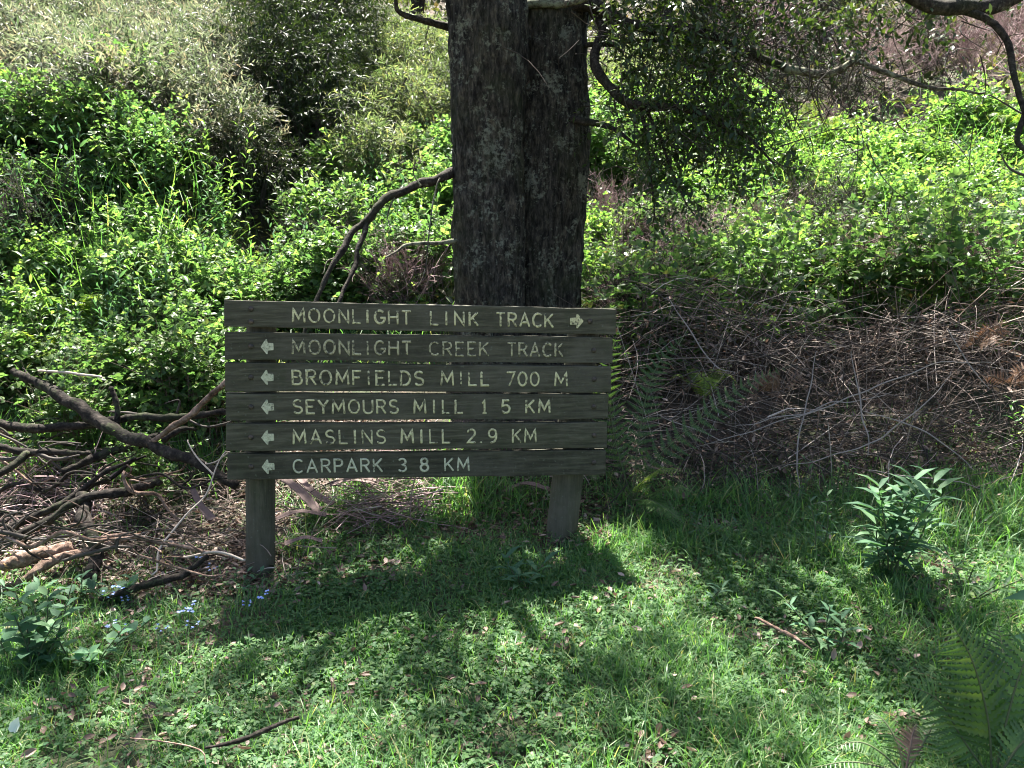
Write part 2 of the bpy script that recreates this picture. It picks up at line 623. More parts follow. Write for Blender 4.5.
xs, ys = axis(-60, 60, 0, 320, 3.6), axis(-40, 90, 5, 340, 3.6)
X, Y = np.meshgrid(xs, ys)
Z = gz(X, Y)
v = np.stack([X, Y, Z], -1).reshape(-1, 3)
i, j = np.meshgrid(np.arange(len(ys) - 1), np.arange(len(xs) - 1), indexing='ij')
n_ = len(xs)
q = np.stack([i * n_ + j, i * n_ + j + 1, (i + 1) * n_ + j + 1, (i + 1) * n_ + j], -1).reshape(-1, 4)
o = link('ground', mesh_arrays('ground', [(v, [q])], 'soil', True))
tag(o, 'brown forest soil of the clearing rising into a bank behind the sign', 'ground', kind='structure')


# ------------------------------------------------------------------ trail sign
dl, dr_ = 3.95, 4.28
A0, B0 = P(224, 300, dl), P(616, 309, dr_)
U = np.array([B0[0] - A0[0], B0[1] - A0[1], 0])
U /= np.linalg.norm(U)
N = np.array([U[1], -U[0], 0])                     # towards the camera
ang = math.atan2(U[1], U[0])
root_xy = (A0 + B0) / 2
SR = np.array([root_xy[0], root_xy[1], float(gz(root_xy[0], root_xy[1]))])


def on_plane(px, py, front=0.0):
    """pixel -> sign local (x along boards, y depth, z up)"""
    d = ray(px, py)
    p0 = A0 + N * front
    tt = np.dot(p0 - CAM, N) / np.dot(d, N)
    p = CAM + d * tt - SR
    return np.array([np.dot(p, U), -np.dot(p, N) + np.dot(A0 - SR, N), p[2]])


sign = empty('trail_sign', SR, 'dark weathered wooden direction sign of six lettered boards on two posts', 'sign', rz=ang)
ROWS = [  # x left, y top, y bottom, x right, y top, y bottom
    (224, 300.5, 327, 616, 309, 335), (224.5, 332.5, 360, 613, 338, 363.5), (225, 363, 391, 611, 366.5, 392.5),
    (225.5, 393.5, 420.5, 608.5, 394.5, 419), (226, 424, 451, 607, 422.5, 448), (227, 454.5, 480, 606, 450.5, 475)]


def box_mesh(name, c8, bevel, mat, noise=0.0015, cuts=14):
    bm = bmesh.new()
    vs = [bm.verts.new(c) for c in c8]
    for f in ((0, 1, 2, 3), (7, 6, 5, 4), (0, 4, 5, 1), (1, 5, 6, 2), (2, 6, 7, 3), (3, 7, 4, 0)):
        bm.faces.new([vs[k] for k in f])
    bmesh.ops.recalc_face_normals(bm, faces=bm.faces)
    bmesh.ops.bevel(bm, geom=bm.edges[:], offset=bevel, segments=2, affect='EDGES', profile=.6)
    long = [e for e in bm.edges if e.calc_length() > .5]
    bmesh.ops.subdivide_edges(bm, edges=long, cuts=cuts, use_grid_fill=True)
    for vv in bm.verts:
        k = vnoise(np.array([vv.co.x * 7, vv.co.y * 30, vv.co.z * 11 + 5]), 21) - .5
        k2 = vnoise(np.array([vv.co.x * 15, vv.co.y * 30, vv.co.z * 11 + 5]), 22) - .5
        vv.co.z += k * noise * 5
        vv.co.y += k2 * noise
    me = bpy.data.meshes.new(name)
    bm.to_mesh(me)
    bm.free()
    me.materials.append(M[mat])
    return me


def arc(cx, cy, rx, ry, a0, a1, n=10):
    return [(cx + rx * math.cos(rad(a0 + (a1 - a0) * k / n)), cy + ry * math.sin(rad(a0 + (a1 - a0) * k / n))) for k in range(n + 1)]


GL = {
    'A': (.74, [[(0, 0), (.37, 1), (.74, 0)], [(.14, .33), (.6, .33)]]),
    'B': (.62, [[(0, 0), (0, 1), (.33, 1)] + arc(.33, .77, .24, .23, 90, -90) + [(.02, .54)], [(.33, .54)] + arc(.34, .27, .28, .27, 90, -90) + [(0, 0)]]),
    'C': (.68, [arc(.38, .5, .38, .5, 48, 312, 16)]),
    'D': (.66, [[(0, 0), (0, 1), (.25, 1)] + arc(.25, .5, .41, .5, 90, -90, 12) + [(0, 0)]]),
    'E': (.56, [[(.56, 1), (0, 1), (0, 0), (.56, 0)], [(0, .52), (.46, .52)]]),
    'F': (.56, [[(.56, 1), (0, 1), (0, 0)], [(0, .52), (.44, .52)]]),
    'G': (.72, [arc(.38, .5, .38, .5, 48, 340, 16) + [(.73, .44), (.44, .44)]]),
    'H': (.66, [[(0, 0), (0, 1)], [(.66, 0), (.66, 1)], [(0, .52), (.66, .52)]]),
    'I': (.40, [[(.2, 0), (.2, 1)]]),
    'K': (.64, [[(0, 0), (0, 1)], [(.6, 1), (.03, .42)], [(.2, .6), (.64, 0)]]),
    'L': (.54, [[(0, 1), (0, 0), (.54, 0)]]),
    'M': (.86, [[(0, 0), (.06, 1), (.43, .25), (.80, 1), (.86, 0)]]),
    'N': (.68, [[(0, 0), (0, 1), (.68, 0), (.68, 1)]]),
    'O': (.76, [arc(.38, .5, .38, .5, 90, 450, 20)]),
    'P': (.60, [[(0, 0), (0, 1), (.32, 1)] + arc(.32, .74, .27, .26, 90, -90) + [(.02, .48)]]),
    'R': (.62, [[(0, 0), (0, 1), (.32, 1)] + arc(.32, .75, .27, .25, 90, -90) + [(.02, .5)], [(.3, .5), (.62, 0)]]),
    'S': (.60, [arc(.3, .75, .28, .25, 35, 270, 10) + arc(.3, .25, .3, .25, 90, -150, 10)]),
    'T': (.64, [[(0, 1), (.64, 1)], [(.32, 1), (.32, 0)]]),
    'U': (.66, [[(0, 1)] + arc(.33, .32, .33, .32, 180, 360, 10) + [(.66, 1)]]),
    'Y': (.68, [[(0, 1), (.34, .5), (.68, 1)], [(.34, .5), (.34, 0)]]),
    '0': (.64, [arc(.32, .5, .32, .5, 90, 450, 18)]),
    '1': (.30, [[(.0, .78), (.17, 1), (.17, 0)], [(.02, 0), (.32, 0)]]),
    '2': (.58, [arc(.29, .72, .28, .28, 165, -30, 10) + [(0, 0), (.58, 0)]]),
    '3': (.56, [arc(.27, .76, .26, .24, 150, -80, 10) + arc(.27, .26, .29, .26, 80, -150, 10)]),
    '5': (.58, [[(.52, 1), (.1, 1), (.05, .55)] + arc(.28, .31, .3, .31, 110, -150, 12)]),
    '7': (.58, [[(0, 1), (.58, 1), (.18, 0)]]),
    '8': (.58, [arc(.29, .76, .24, .24, 90, 450, 14), arc(.29, .27, .29, .27, 90, 450, 14)]),
    '9': (.58, [arc(.29, .69, .29, .31, 0, 360, 14), [(.58, .69)] + arc(.26, .5, .32, .5, 10, -110, 8)]),
    '.': (.12, [[(.06, 0), (.06, .05)]]),
}
TEXT = [
    [('MOONLIGHT', 292.3, 411.5), ('LINK', 430, 478.6), ('TRACK', 495.8, 553.8)],
    [('MOONLIGHT', 292, 412), ('CREEK', 429, 489.3), ('TRACK', 507, 563.5)],
    [('BROMFIELDS', 292.3, 424), ('MILL', 440.5, 489.3), ('700', 506, 539.5), ('M', 554, 567.5)],
    [('SEYMOURS', 293, 398.7), ('MILL', 413.4, 463.4), ('1', 482, 487), ('5', 501, 510.4), ('KM', 525.5, 550.5)],
    [('MASLINS', 293, 386), ('MILL', 400.7, 450.9), ('2', 467, 476), ('.', 481, 482.5), ('9', 488, 497), ('KM', 512, 536.6)],
    [('CARPARK', 293, 383), ('3', 398, 407), ('8', 420, 429), ('KM', 444.4, 469.8)]]
LABS = ['top board lettered MOONLIGHT LINK TRACK with arrow pointing right', 'second board lettered MOONLIGHT CREEK TRACK in faded paint',
        'third board lettered BROMFIELDS MILL 700 M', 'fourth board lettered SEYMOURS MILL 1 5 KM',
        'fifth board lettered MASLINS MILL 2.9 KM', 'bottom board lettered CARPARK 3 8 KM']
PAINT = ['paint', 'paint_faded', 'paint', 'paint', 'paint', 'paint_grey']


def stroke_chunk(pts3, r, flat=.35):
    """a flattened bead along sign-local points lying in the board's face (y = depth)"""
    c = np.asarray(pts3, float)
    d = np.diff(c, axis=0)
    keep = np.concatenate([[True], np.linalg.norm(d, axis=1) > 1e-5])
    c = c[keep]
    n = len(c)
    d = unit(np.diff(c, axis=0))
    closed = np.linalg.norm(c[0] - c[-1]) < 1e-4
    tg = np.vstack([d[:1], d[:-1] + d[1:], d[-1:]])
    if closed:
        tg[0] = tg[-1] = d[0] + d[-1]
    tg = unit(tg)
    out = np.array([0, -1.0, 0])
    sd_ = np.cross(tg, out)
    mit = np.ones(n)
    for k in range(1, n - 1):
        mit[k] = 1 / max(.55, float(np.dot(tg[k], d[k])))
    sides = 8
    a = np.linspace(0, 2 * math.pi, sides, endpoint=False)
    v = c[:, None] + np.cos(a)[None, :, None] * sd_[:, None] * (r * mit)[:, None, None] + np.sin(a)[None, :, None] * out * r * flat
    ends = np.stack([c[0] - tg[0] * r * .6, c[-1] + tg[-1] * r * .6])
    v = np.concatenate([v.reshape(-1, 3), ends])
    i, j = np.meshgrid(np.arange(n - 1), np.arange(sides), indexing='ij')
    j2 = (j + 1) % sides
    q = np.stack([i * sides + j, i * sides + j2, (i + 1) * sides + j2, (i + 1) * sides + j], -1).reshape(-1, 4)
    jj = np.arange(sides)
    t0 = np.stack([np.full(sides, n * sides), (jj + 1) % sides, jj], -1)
    t1 = np.stack([np.full(sides, n * sides + 1), (n - 1) * sides + jj, (n - 1) * sides + (jj + 1) % sides], -1)
    return v, [q, np.concatenate([t0, t1])]


TH = .045
for ri, (xl, yl0, yl1, xr, yr0, yr1) in enumerate(ROWS):
    off = [.0, .004, -.003, .002, -.002, .003][ri]
    a, b_, c_, d_ = on_plane(xl, yl1), on_plane(xr, yr1), on_plane(xr, yr0), on_plane(xl, yl0)
    f4 = [np.array([p[0], off, p[2]]) for p in (a, b_, c_, d_)]
    b4 = [p + np.array([0, TH, 0]) for p in f4]
    bd = link('board', box_mesh('board', f4 + b4, .004, 'board'), sign)
    bd['label'] = LABS[ri]

    def rowpt(px, tt):
        s = (px - xl) / (xr - xl)
        y = (yl0 + (yr0 - yl0) * s) * (1 - tt) + (yl1 + (yr1 - yl1) * s) * tt
        p = on_plane(px, y)
        p[1] = off - .0012
        return p
    ch = []
    for word, x0, x1 in TEXT[ri]:
        ch = []
        pl, pr = rowpt(x0 + .8, .745), rowpt(x1 - .8, .745)
        h = rowpt(x0, .245)[2] - rowpt(x0, .745)[2]
        ws = [GL[cc][0] for cc in word]
        total = np.linalg.norm(pr - pl) / h
        gap = (total - sum(ws)) / max(1, len(word) - 1) if len(word) > 1 else 0
        sq = 1.0
        if len(word) > 1 and gap < .3:
            sq = (total - .3 * (len(word) - 1)) / sum(ws)
            gap = .3
        if len(word) == 1:
            sq = total / ws[0] if word != '.' else 1
        e = (pr - pl) / np.linalg.norm(pr - pl)
        x = 0
        for cc, wc in zip(word, ws):
            for st_ in GL[cc][1]:
                jx, jz = random.uniform(-.012, .012), random.uniform(-.012, .012)
                pts = [pl + e * ((x + sx * sq + jx) * h) + np.array([0, 0, (sy + jz) * h]) for sx, sy in st_]
                dense = []
                for k in range(len(pts) - 1):
                    m_ = max(1, int(np.linalg.norm(pts[k + 1] - pts[k]) / .012))
                    dense += [pts[k] + (pts[k + 1] - pts[k]) * u / m_ for u in range(m_)]
                dense.append(pts[-1])
                ch.append(stroke_chunk(dense, .0054 * random.uniform(.88, 1.15)))
            x += wc * sq + gap
        link('lettering', mesh_arrays('lettering', ch, PAINT[ri], True), bd)['label'] = 'routed lettering reading ' + word
    # arrow: head with a short wide tail
    right = ri == 0
    ax0, ax1 = ((570, 583.5) if right else (260.3 + ri * .25, 273.2 + ri * .25))
    pa, pb = rowpt(ax0, .5), rowpt(ax1, .5)
    L_ = pb[0] - pa[0]
    cz = (pa[2] + pb[2]) / 2
    hh = .037
    prof = [(0, 0), (.42, 1), (.52, 1), (.56, .52), (.98, .48), (1, .3), (1, -.3), (.98, -.48), (.56, -.52), (.52, -1), (.42, -1)]
    prof = [((1 - px_) if right else px_, pz_) for px_, pz_ in prof]
    front = [(pa[0] + L_ * u_, off - .003, cz + hh * w_) for u_, w_ in prof]
    bm = bmesh.new()
    fv = [bm.verts.new(p) for p in front]
    f = bm.faces.new(fv)
    ex = bmesh.ops.extrude_face_region(bm, geom=[f])
    for vv in [g_ for g_ in ex['geom'] if isinstance(g_, bmesh.types.BMVert)]:
        vv.co.y += .006
    bmesh.ops.recalc_face_normals(bm, faces=bm.faces)
    me = bpy.data.meshes.new('arrow')
    bm.to_mesh(me)
    bm.free()
    me.materials.append(M['paint' if right else 'paint_grey'])
    ar = link('arrow', me, bd)
    ar['label'] = 'right pointing arrow in yellowed paint' if right else 'left pointing arrow in worn pale paint'
    # bolt heads
    for bx in ((251, 594) if ri else (251, 590)):
        for dz_ in ((.3, .78) if ri == 0 and bx < 300 else (.5,)):
            bp_ = rowpt(bx, dz_)
            m_ = tube([bp_ + [0, .004, 0], bp_ + [0, -.002, 0], bp_ + [0, -.006, 0]], [.014, .014, .008], 4, 10, 0)
            link('bolt', mesh_arrays('bolt', [m_], 'bolt', True), bd)

# posts, behind the boards and carrying on to the ground
for (xa, xb, yb, xt, yt) in ((242, 272.5, 580, 258, 306), (556, 587, 545, 592, 315)):
    top_c = on_plane(xt, yt)
    lo_c = on_plane((xa + xb) / 2, 500)
    wd = (on_plane(xb, 500)[0] - on_plane(xa, 500)[0])
    r_ = wd / 2
    dirv = unit(top_c - lo_c)
    base = lo_c - dirv * (lo_c[2] + .75)
    pts = [p + np.array([0, TH + .006 + r_, 0]) for p in (base, lo_c, top_c)]
    for p in pts:
        p[1] = TH + .006 + r_
    m_ = tube(pts, [r_, r_, r_ * .98], 60, 28, .02, 5)
    link('post', mesh_arrays('post', [m_], 'post', True), sign)

# ------------------------------------------------------------------ main tree
TB = np.array([.06, 6.05, float(gz(.06, 6.05))])
tree = empty('double_trunk_tree', TB, 'large tree with two dark fused trunks and rough lichened bark behind the sign', 'tree')


def px_path(pts, d0, d1):
    n = len(pts)
    return [P(x, y, d0 + (d1 - d0) * k / max(1, n - 1)) for k, (x, y) in enumerate(pts)]


def trunk(rows, depth, zbase, seed, top):
    """rows: (y, xl, xr) pixel edges of the trunk"""
    cs, rs = [], []
    for y, xl, xr in rows:
        c = P((xl + xr) / 2, y, depth)
        c = CAM + (c - CAM) * (depth / c[1])
        cs.append(c)
        rs.append((xr - xl) / 2 / F * np.linalg.norm(c - CAM) * .985)
    b0 = cs[0] + (cs[0] - cs[-1]) * .25
    b0[2] = zbase + .45
    b1 = b0 + np.array([0, 0, -.75])
    cs = [b1, b0] + cs + top[0]
    rs = [rs[0] * 1.45, rs[0] * 1.05] + rs + top[1]
    pts, n, sides = cs, 420, 140
    c = spline(pts, n)
    rr = np.interp(np.linspace(0, 1, n), np.linspace(0, 1, len(rs)), rs)
    a = np.linspace(0, 2 * math.pi, sides, endpoint=False)
    ring = np.stack([np.cos(a), np.sin(a), 0 * a], -1)
    q = np.stack([np.repeat(np.cos(a)[None], n, 0) * 7.5, np.repeat(np.sin(a)[None], n, 0) * 7.5, np.repeat((c[:, 2] * 5.0)[:, None], sides, 1)], -1)
    q2 = q * np.array([2.3, 2.3, 2.0])
    rid = 1 - np.abs(vnoise(q, seed) - .5) * 2
    rid2 = vnoise(q2, seed + 1)
    low = vnoise(q * np.array([.25, .25, .25]), seed + 2)
    rid3 = vnoise(q2 * np.array([1.9, 1.9, 2.4]), seed + 5)
    disp = (rid ** 2 - .4) * .012 + (rid2 - .5) * .022 + (rid3 - .5) * .02 + (low - .5) * .1
    v = c[:, None] + ring[None] * (rr[:, None] + disp)[..., None]
    i, j = np.meshgrid(np.arange(n - 1), np.arange(sides), indexing='ij')
    j2 = (j + 1) % sides
    f = np.stack([i * sides + j, i * sides + j2, (i + 1) * sides + j2, (i + 1) * sides + j], -1).reshape(-1, 4)
    return v.reshape(-1, 3), [f]


tA = trunk([(300, 459, 527), (150, 453, 526), (0, 448, 525)], 6.0, TB[2], 31, ([np.array([-.36, 6.15, 3.9]), np.array([-1.1, 6.9, 5.2]), np.array([-2.0, 7.7, 6.9])], [.2, .1, .05]))
tB = trunk([(300, 512, 578), (150, 515, 584.5), (0, 517, 590)], 6.28, TB[2], 41, ([np.array([.52, 6.4, 3.9]), np.array([1.25, 7.1, 5.2]), np.array([2.1, 7.8, 6.9])], [.18, .1, .05]))
for tv_, lb in ((tA, 'broader trunk with bark lit along its edge'), (tB, 'narrower trunk in deeper shade')):
    v_, f_ = tv_
    ob = link('trunk', mesh_arrays('trunk', [(v_ - TB, f_)], 'bark', True), tree)
    ob['label'] = lb


def branch(root, rloc, pts, radii, mat='limb', n=40, sides=10, rough=.14, name='branch', label=None, seed=None, jit=.03):
    seed = seed or random.randint(1, 9999)
    v_, f_ = tube(pts, radii, n, sides, rough, seed, jit=jit)
    ob = link(name, mesh_arrays(name, [(v_ - rloc, f_)], mat, True), root)
    if label:
        ob['label'] = label
    return ob


PX = lambda r_, d: r_ / F * d
bl = branch(tree, TB, px_path([(462, 168), (440, 177), (405, 192), (382, 204), (352, 230), (336, 258), (323, 285), (311, 310), (298, 345)], 5.75, 5.1),
            [.04, .034, .03, .027, .024, .021, .018, .014, .008], rough=.27, n=70, jit=.06, label='arching dead branch drooping to the left')
branch(tree, TB, px_path([(368, 218), (361, 245), (353, 272), (342, 298), (328, 330)], 5.5, 5.15), [.021, .019, .016, .013, .008], rough=.27, jit=.05)
for tw_ in ([(395, 198), (388, 215), (392, 232)], [(350, 232), (340, 226), (330, 229)], [(420, 186), (412, 172), (416, 160)], [(336, 258), (326, 262), (322, 274)], [(440, 178), (432, 210), (425, 262), (418, 285)]):
    branch(tree, TB, px_path(tw_, 5.55, 5.45), [.007, .005, .003], 'pale_limb', n=20, sides=6)
branch(tree, TB, px_path([(458, 239), (432, 243), (408, 244), (395, 252), (385, 258)], 5.75, 5.5), [.018, .015, .012, .008, .005], 'pale_limb')
branch(tree, TB, px_path([(452, 28), (428, 21), (402, 15), (397, 2), (392, -40)], 5.8, 5.6), [.03, .024, .018, .014, .01])
long_pts = [(560, 8), (592, 6), (620, 22), (652, 27), (700, 30), (742, 50), (785, 68), (830, 74), (858, 61), (885, 72), (930, 87), (985, 93)]
branch(tree, TB, px_path(long_pts[:7], 5.75, 5.35), [.06, .05, .045, .04, .035, .03, .027], label='long dark branch reaching right across the top')
branch(tree, TB, px_path(long_pts[6:], 5.35, 5.1), [.027, .026, .02, .016, .012, .006], 'pale_limb', label='pale lichened end of the long branch')
branch(tree, TB, px_path([(510, 6), (545, 4), (575, 2), (600, -6)], 5.68, 5.5), [.03, .03, .025, .02], 'pale_limb')
branch(tree, TB, px_path([(582, 46), (620, 43), (655, 40), (680, 41)], 5.85, 5.4), [.02, .016, .013, .008])
dk = px_path([(592, 8), (603, 28), (597, 48), (596, 64), (611, 86), (633, 105), (690, 110), (722, 126), (752, 140), (775, 165)], 5.75, 5.15)
branch(tree, TB, dk, [.04, .036, .034, .034, .032, .03, .025, .018, .012, .006], n=60, label='crooked dark branch hung with leaves')
branch(tree, TB, px_path([(640, 107), (646, 140), (650, 170), (655, 205), (652, 228)], 5.5, 5.35), [.014, .011, .009, .006, .003])
branch(tree, TB, px_path([(648, 110), (662, 142), (676, 180), (695, 215)], 5.5, 5.2), [.013, .01, .008, .003])
branch(tree, TB, px_path([(572, 118), (600, 124), (618, 132), (640, 150)], 5.8, 5.5), [.028, .022, .016, .008])
branch(tree, TB, px_path([(640, 70), (622, 82), (615, 100), (618, 120)], 5.5, 5.3), [.01, .009, .007, .004])
# leaves hanging on the right-hand branches
hang = []
for _ in range(620):
    x, y = random.gauss(690, 54), random.gauss(80, 62)
    if 596 < x < 800 and -40 < y < 225 and not (y > 160 and random.random() < .5):
        hang.append(P(x, y, random.uniform(5.0, 5.9)))
for _ in range(300):
    x, y = random.uniform(600, 940), random.uniform(-40, 62) * random.uniform(.4, 1)
    hang.append(P(x, y, random.uniform(5.0, 5.9)))
for (xa, ya, xb, yb, k) in ((640, 110, 655, 220, 26), (650, 115, 695, 215, 26), (690, 110, 775, 165, 22), (735, 160, 745, 195, 8)):
    for _ in range(k):
        u = random.random()
        hang.append(P(xa + (xb - xa) * u + random.gauss(0, 7), ya + (yb - ya) * u + random.gauss(0, 5), random.uniform(5.15, 5.5)))
hang = np.array(hang)
hd = unit(R.normal(0, 1, hang.shape) + np.array([.5, -.1, -.45]))
lc, tw = spray(hang, hd, 9, .22, .056, OVAL, droop=.5)
hl = link('foliage', mesh_arrays('foliage', [(v_ - TB, f_) for v_, f_ in lc], 'crown'), tree)
hl['label'] = 'dark drooping leaf sprays on the branches right of the trunks'
link('twig', mesh_arrays('twig', [(tw[0] - TB, tw[1])], 'twig'), tree)
k_ = 420
a_ = np.array([P(random.gauss(760, 95), random.gauss(45, 55), random.uniform(5.1, 5.9)) for _ in range(k_)])
d_ = unit(R.normal(0, 1, (k_, 3)) + np.array([.5, 0, -.6]))
tw2_ = thin(a_ - TB, a_ - TB + d_ * R.uniform(.15, .5, (k_, 1)), R.normal(0, .04, (k_, 3)), np.full(k_, .005), np.full(k_, .002), 4)
link('twig', mesh_arrays('twig', [tw2_], 'twig'), tree)

# crown: unseen clusters of sprays on limbs, mostly placed to shade chosen spots
shade = []


def shade_at(px, py, r, zlo=4.3, zhi=6.6):
    g = G(px, py)
    z = random.uniform(zlo, zhi)
    c = g + SUN * ((z - g[2]) / SUN[2])
    shade.append((c, r))


DARK = [(1000, 660, .38), (975, 715, .32), (1020, 730, .35), (940, 700, .2), (1020, 680, .35), (60, 700, .28), (150, 690, .22), (40, 760, .24), (250, 705, .17), (330, 725, .14), (180, 640, .17), (110, 760, .18), (215, 755, .13), (310, 685, .13), (400, 690, .1), (30, 665, .28), (80, 690, .2), (60, 625, .25), (705, 600, .13), (690, 622, .12), (668, 645, .12), (645, 670, .12), (618, 690, .12), (650, 705, .12), (680, 725, .12), (715, 745, .13), (745, 765, .13), (560, 700, .1), (480, 720, .11), (440, 680, .1), (540, 740, .1), (790, 690, .1), (830, 720, .1), (320, 585, .2), (1000, 690, .3), (960, 745, .2), (1010, 620, .2),
        (640, 545, .25), (620, 510, .3), (880, 540, .15), (950, 640, .15), (220, 570, .2), (500, 590, .2), (420, 640, .12), (210, 690, .12), (120, 740, .14), (850, 660, .12)]
for x, y, d_, r_ in [(985, 690, 2.5, .32), (1010, 650, 2.5, .32), (955, 650, 2.5, .25), (1020, 710, 2.5, .3), (985, 740, 2.5, .25), (40, 640, 3.1, .25)]:
    p_ = P(x, y, d_)
    shade.append((p_ + SUN * ((random.uniform(4.2, 5.4) - p_[2]) / SUN[2]), r_))
for x, y, r_ in DARK:
    shade_at(x, y, r_)
for x, y, r_ in [(640, 470, .45), (630, 420, .45), (625, 360, .45), (670, 350, .4), (700, 400, .4), (690, 480, .35), (690, 440, .45), (740, 470, .4), (660, 390, .5), (800, 450, .35), (880, 440, .35), (950, 470, .35), (740, 380, .35), (1000, 420, .35), (640, 330, .45), (860, 370, .22), (100, 540, .25), (190, 520, .25), (20, 500, .2), (150, 450, .25), (60, 420, .2)]:
    shade_at(x, y, r_, 4.8, 7)
for _ in range(60):
    shade_at(random.uniform(-20, 1044), random.uniform(585, 790), random.uniform(.07, .15), 4.0, 6)
for gx in range(625, 1040, 42):
    for gy in range(318, 490, 42):
        if random.random() < .6:
            shade_at(gx + random.uniform(-18, 18), gy + random.uniform(-18, 18), random.uniform(.22, .4), 5.2, 7.5)
for _ in range(8):
    shade.append((np.array([random.gauss(0, 2.6), random.uniform(3.2, 8), random.uniform(6.2, 9.2)]) * np.array([1, 1, 1]), random.uniform(.3, .6)))
cl_a, cl_d = [], []
limbs = []
tops = [np.array([-.45, 6.25, 4.0]), np.array([.6, 6.48, 4.0]), np.array([-1.1, 6.9, 5.2]), np.array([1.25, 7.1, 5.2]), np.array([-2.0, 7.7, 6.85]), np.array([2.1, 7.8, 6.85])]
for c, r_ in shade:
    k = max(8, int(36 * (r_ / .3) ** 2))
    dd = rnd_dir(k)
    cl_a.append(c + dd * (R.uniform(0, 1, (k, 1)) ** .5) * np.array([r_, r_, r_ * .6]))
    cl_d.append(unit(dd + R.normal(0, .5, (k, 3))))
    tp = min(tops, key=lambda q_: np.linalg.norm(q_ - c))
    mid = (tp + c) / 2 + np.array([random.uniform(-.3, .3), random.uniform(-.3, .3), .35])
    dist = np.linalg.norm(c - tp)
    limbs.append(tube([tp, mid, c], [.012 + .006 * dist, .009 + .003 * dist, .005], 14, 6, .1, random.randint(1, 999), jit=.08))
lc, tw = spray(np.concatenate(cl_a), np.concatenate(cl_d), 9, .2, .055, OVAL, droop=.35)
link('crown', mesh_arrays('crown', [(v_ - TB, f_) for v_, f_ in lc], 'crown'), tree)
lb_ = link('limb', mesh_arrays('limb', [(v_ - TB, f_) for v_, f_ in limbs], 'limb', True), tree)
lb_['kind'] = 'stuff'

# neighbouring tree beyond the right edge, one limb hanging into view
RB = np.array([4.3, 4.9, float(gz(4.3, 4.9))])
rt = empty('overhanging_tree', RB, 'leaning tree beyond the right edge whose dark crooked branches hang into view', 'tree')
branch(rt, RB, [RB + [0, 0, -.3], RB + [-.05, 0, 1.4], RB + [-.3, -.1, 3.2], RB + [-.5, .3, 5.4]], [.3, .22, .19, .1], 'bark', 120, 40, .08, 'trunk')
branch(rt, RB, [RB + [-.2, -.05, 2.7]] + px_path([(1075, -40), (1030, -12), (1000, 3), (965, 9), (935, 5), (910, -3), (880, -20)], 4.6, 4.3), [.08, .06, .05, .045, .04, .035, .028, .015], 'limb', 60, 14, label='thick curved branch at the top corner')
branch(rt, RB, px_path([(962, 8), (988, 22), (1008, 44), (1014, 75), (1022, 105), (1030, 132)], 4.45, 4.3), [.022, .02, .018, .016, .014, .012], 'limb', 50, label='hanging crooked branch along the right edge')
branch(rt, RB, px_path([(1026, 112), (1019, 128), (1016, 142), (1026, 152)], 4.35, 4.3), [.017, .015, .014, .012], 'limb')
branch(rt, RB, px_path([(1030, 178), (1012, 170), (1002, 155)], 4.3, 4.3), [.008, .006, .003], 'twig')
branch(rt, RB, px_path([(988, 95), (1010, 108), (1030, 118)], 4.6, 4.5), [.004, .005, .006], 'twig')
ra = np.array([P(random.uniform(930, 1100), random.gauss(-45, 28), random.uniform(4.2, 5.2)) for _ in range(90)])
ra2 = np.array([[4 + random.gauss(0, 1.0), 4.9 + random.gauss(0, 1), random.uniform(4.4, 6.8)] for _ in range(260)])
ra = np.concatenate([ra, ra2])
lc, tw = spray(ra, rnd_dir(len(ra)), 9, .22, .055, OVAL, droop=.4)
link('crown', mesh_arrays('crown', [(v_ - RB, f_) for v_, f_ in lc], 'crown'), rt)


# ------------------------------------------------------------------ shrub makers
def lobes_for(w, d, h, n, lift=.45):
    L = [((0, 0, h * lift), (w * .36, d * .36, h * .42))]
    for k in range(n):
        a = random.uniform(0, 6.283)
        rr = random.uniform(.2, .36)
        z = random.uniform(.25, .8) * h
        s = random.uniform(.16, .27)
        L.append(((math.cos(a) * w * rr, math.sin(a) * d * rr, z), (w * s, d * s, h * s)))
    return L


def stems_chunk(n, w, h, r):
    ch = []
    for _ in range(n):
        a = random.uniform(0, 6.283)
        e = np.array([math.cos(a) * w * random.uniform(.1, .38), math.sin(a) * w * random.uniform(.1, .38), h * random.uniform(.45, .85)])
        b0 = np.array([math.cos(a), math.sin(a), 0]) * random.uniform(0, .12) + [0, 0, -.15]
        ch.append(tube([b0, b0 * .5 + e * np.array([.35, .35, .55]), e], [r, r * .75, r * .35], 12, 6, .1, random.randint(1, 999), jit=.05))
    return ch


def bramble(name, w, h, nspray, mat, leaf=.075, label='', cat='shrub', group=None):
    root = empty(name, (0, 0, 0), label, cat, group)
    lob = lobes_for(w, w * .85, h, 7)
    a, d = lobe_points(lob, nspray, .3)
    a += R.normal(0, .07, a.shape)
    a[:, 2] = np.maximum(a[:, 2], .05)
    dd = unit(d * .6 + np.array([0, 0, .55]) + R.normal(0, .4, d.shape))
    lc, tw = spray(a, dd, 5, .24, leaf, BROAD, tri=True, droop=.3, lrand=.5)
    # upright leading shoots
    k = 46
    a2 = np.stack([R.uniform(-.4, .4, k) * w, R.uniform(-.35, .35, k) * w, np.full(k, h * .7)], -1)
    d2 = unit(np.array([0, 0, 1]) + R.normal(0, .3, (k, 3)))
    lc2, tw2 = spray(a2, d2, 7, .6, leaf * .9, BROAD, tri=True, droop=.15)
    link('foliage', mesh_arrays('foliage', lc + lc2, mat), root)
    link('cane', mesh_arrays('cane', [tw, tw2] + stems_chunk(9, w, h, .009), 'cane'), root)
    return root


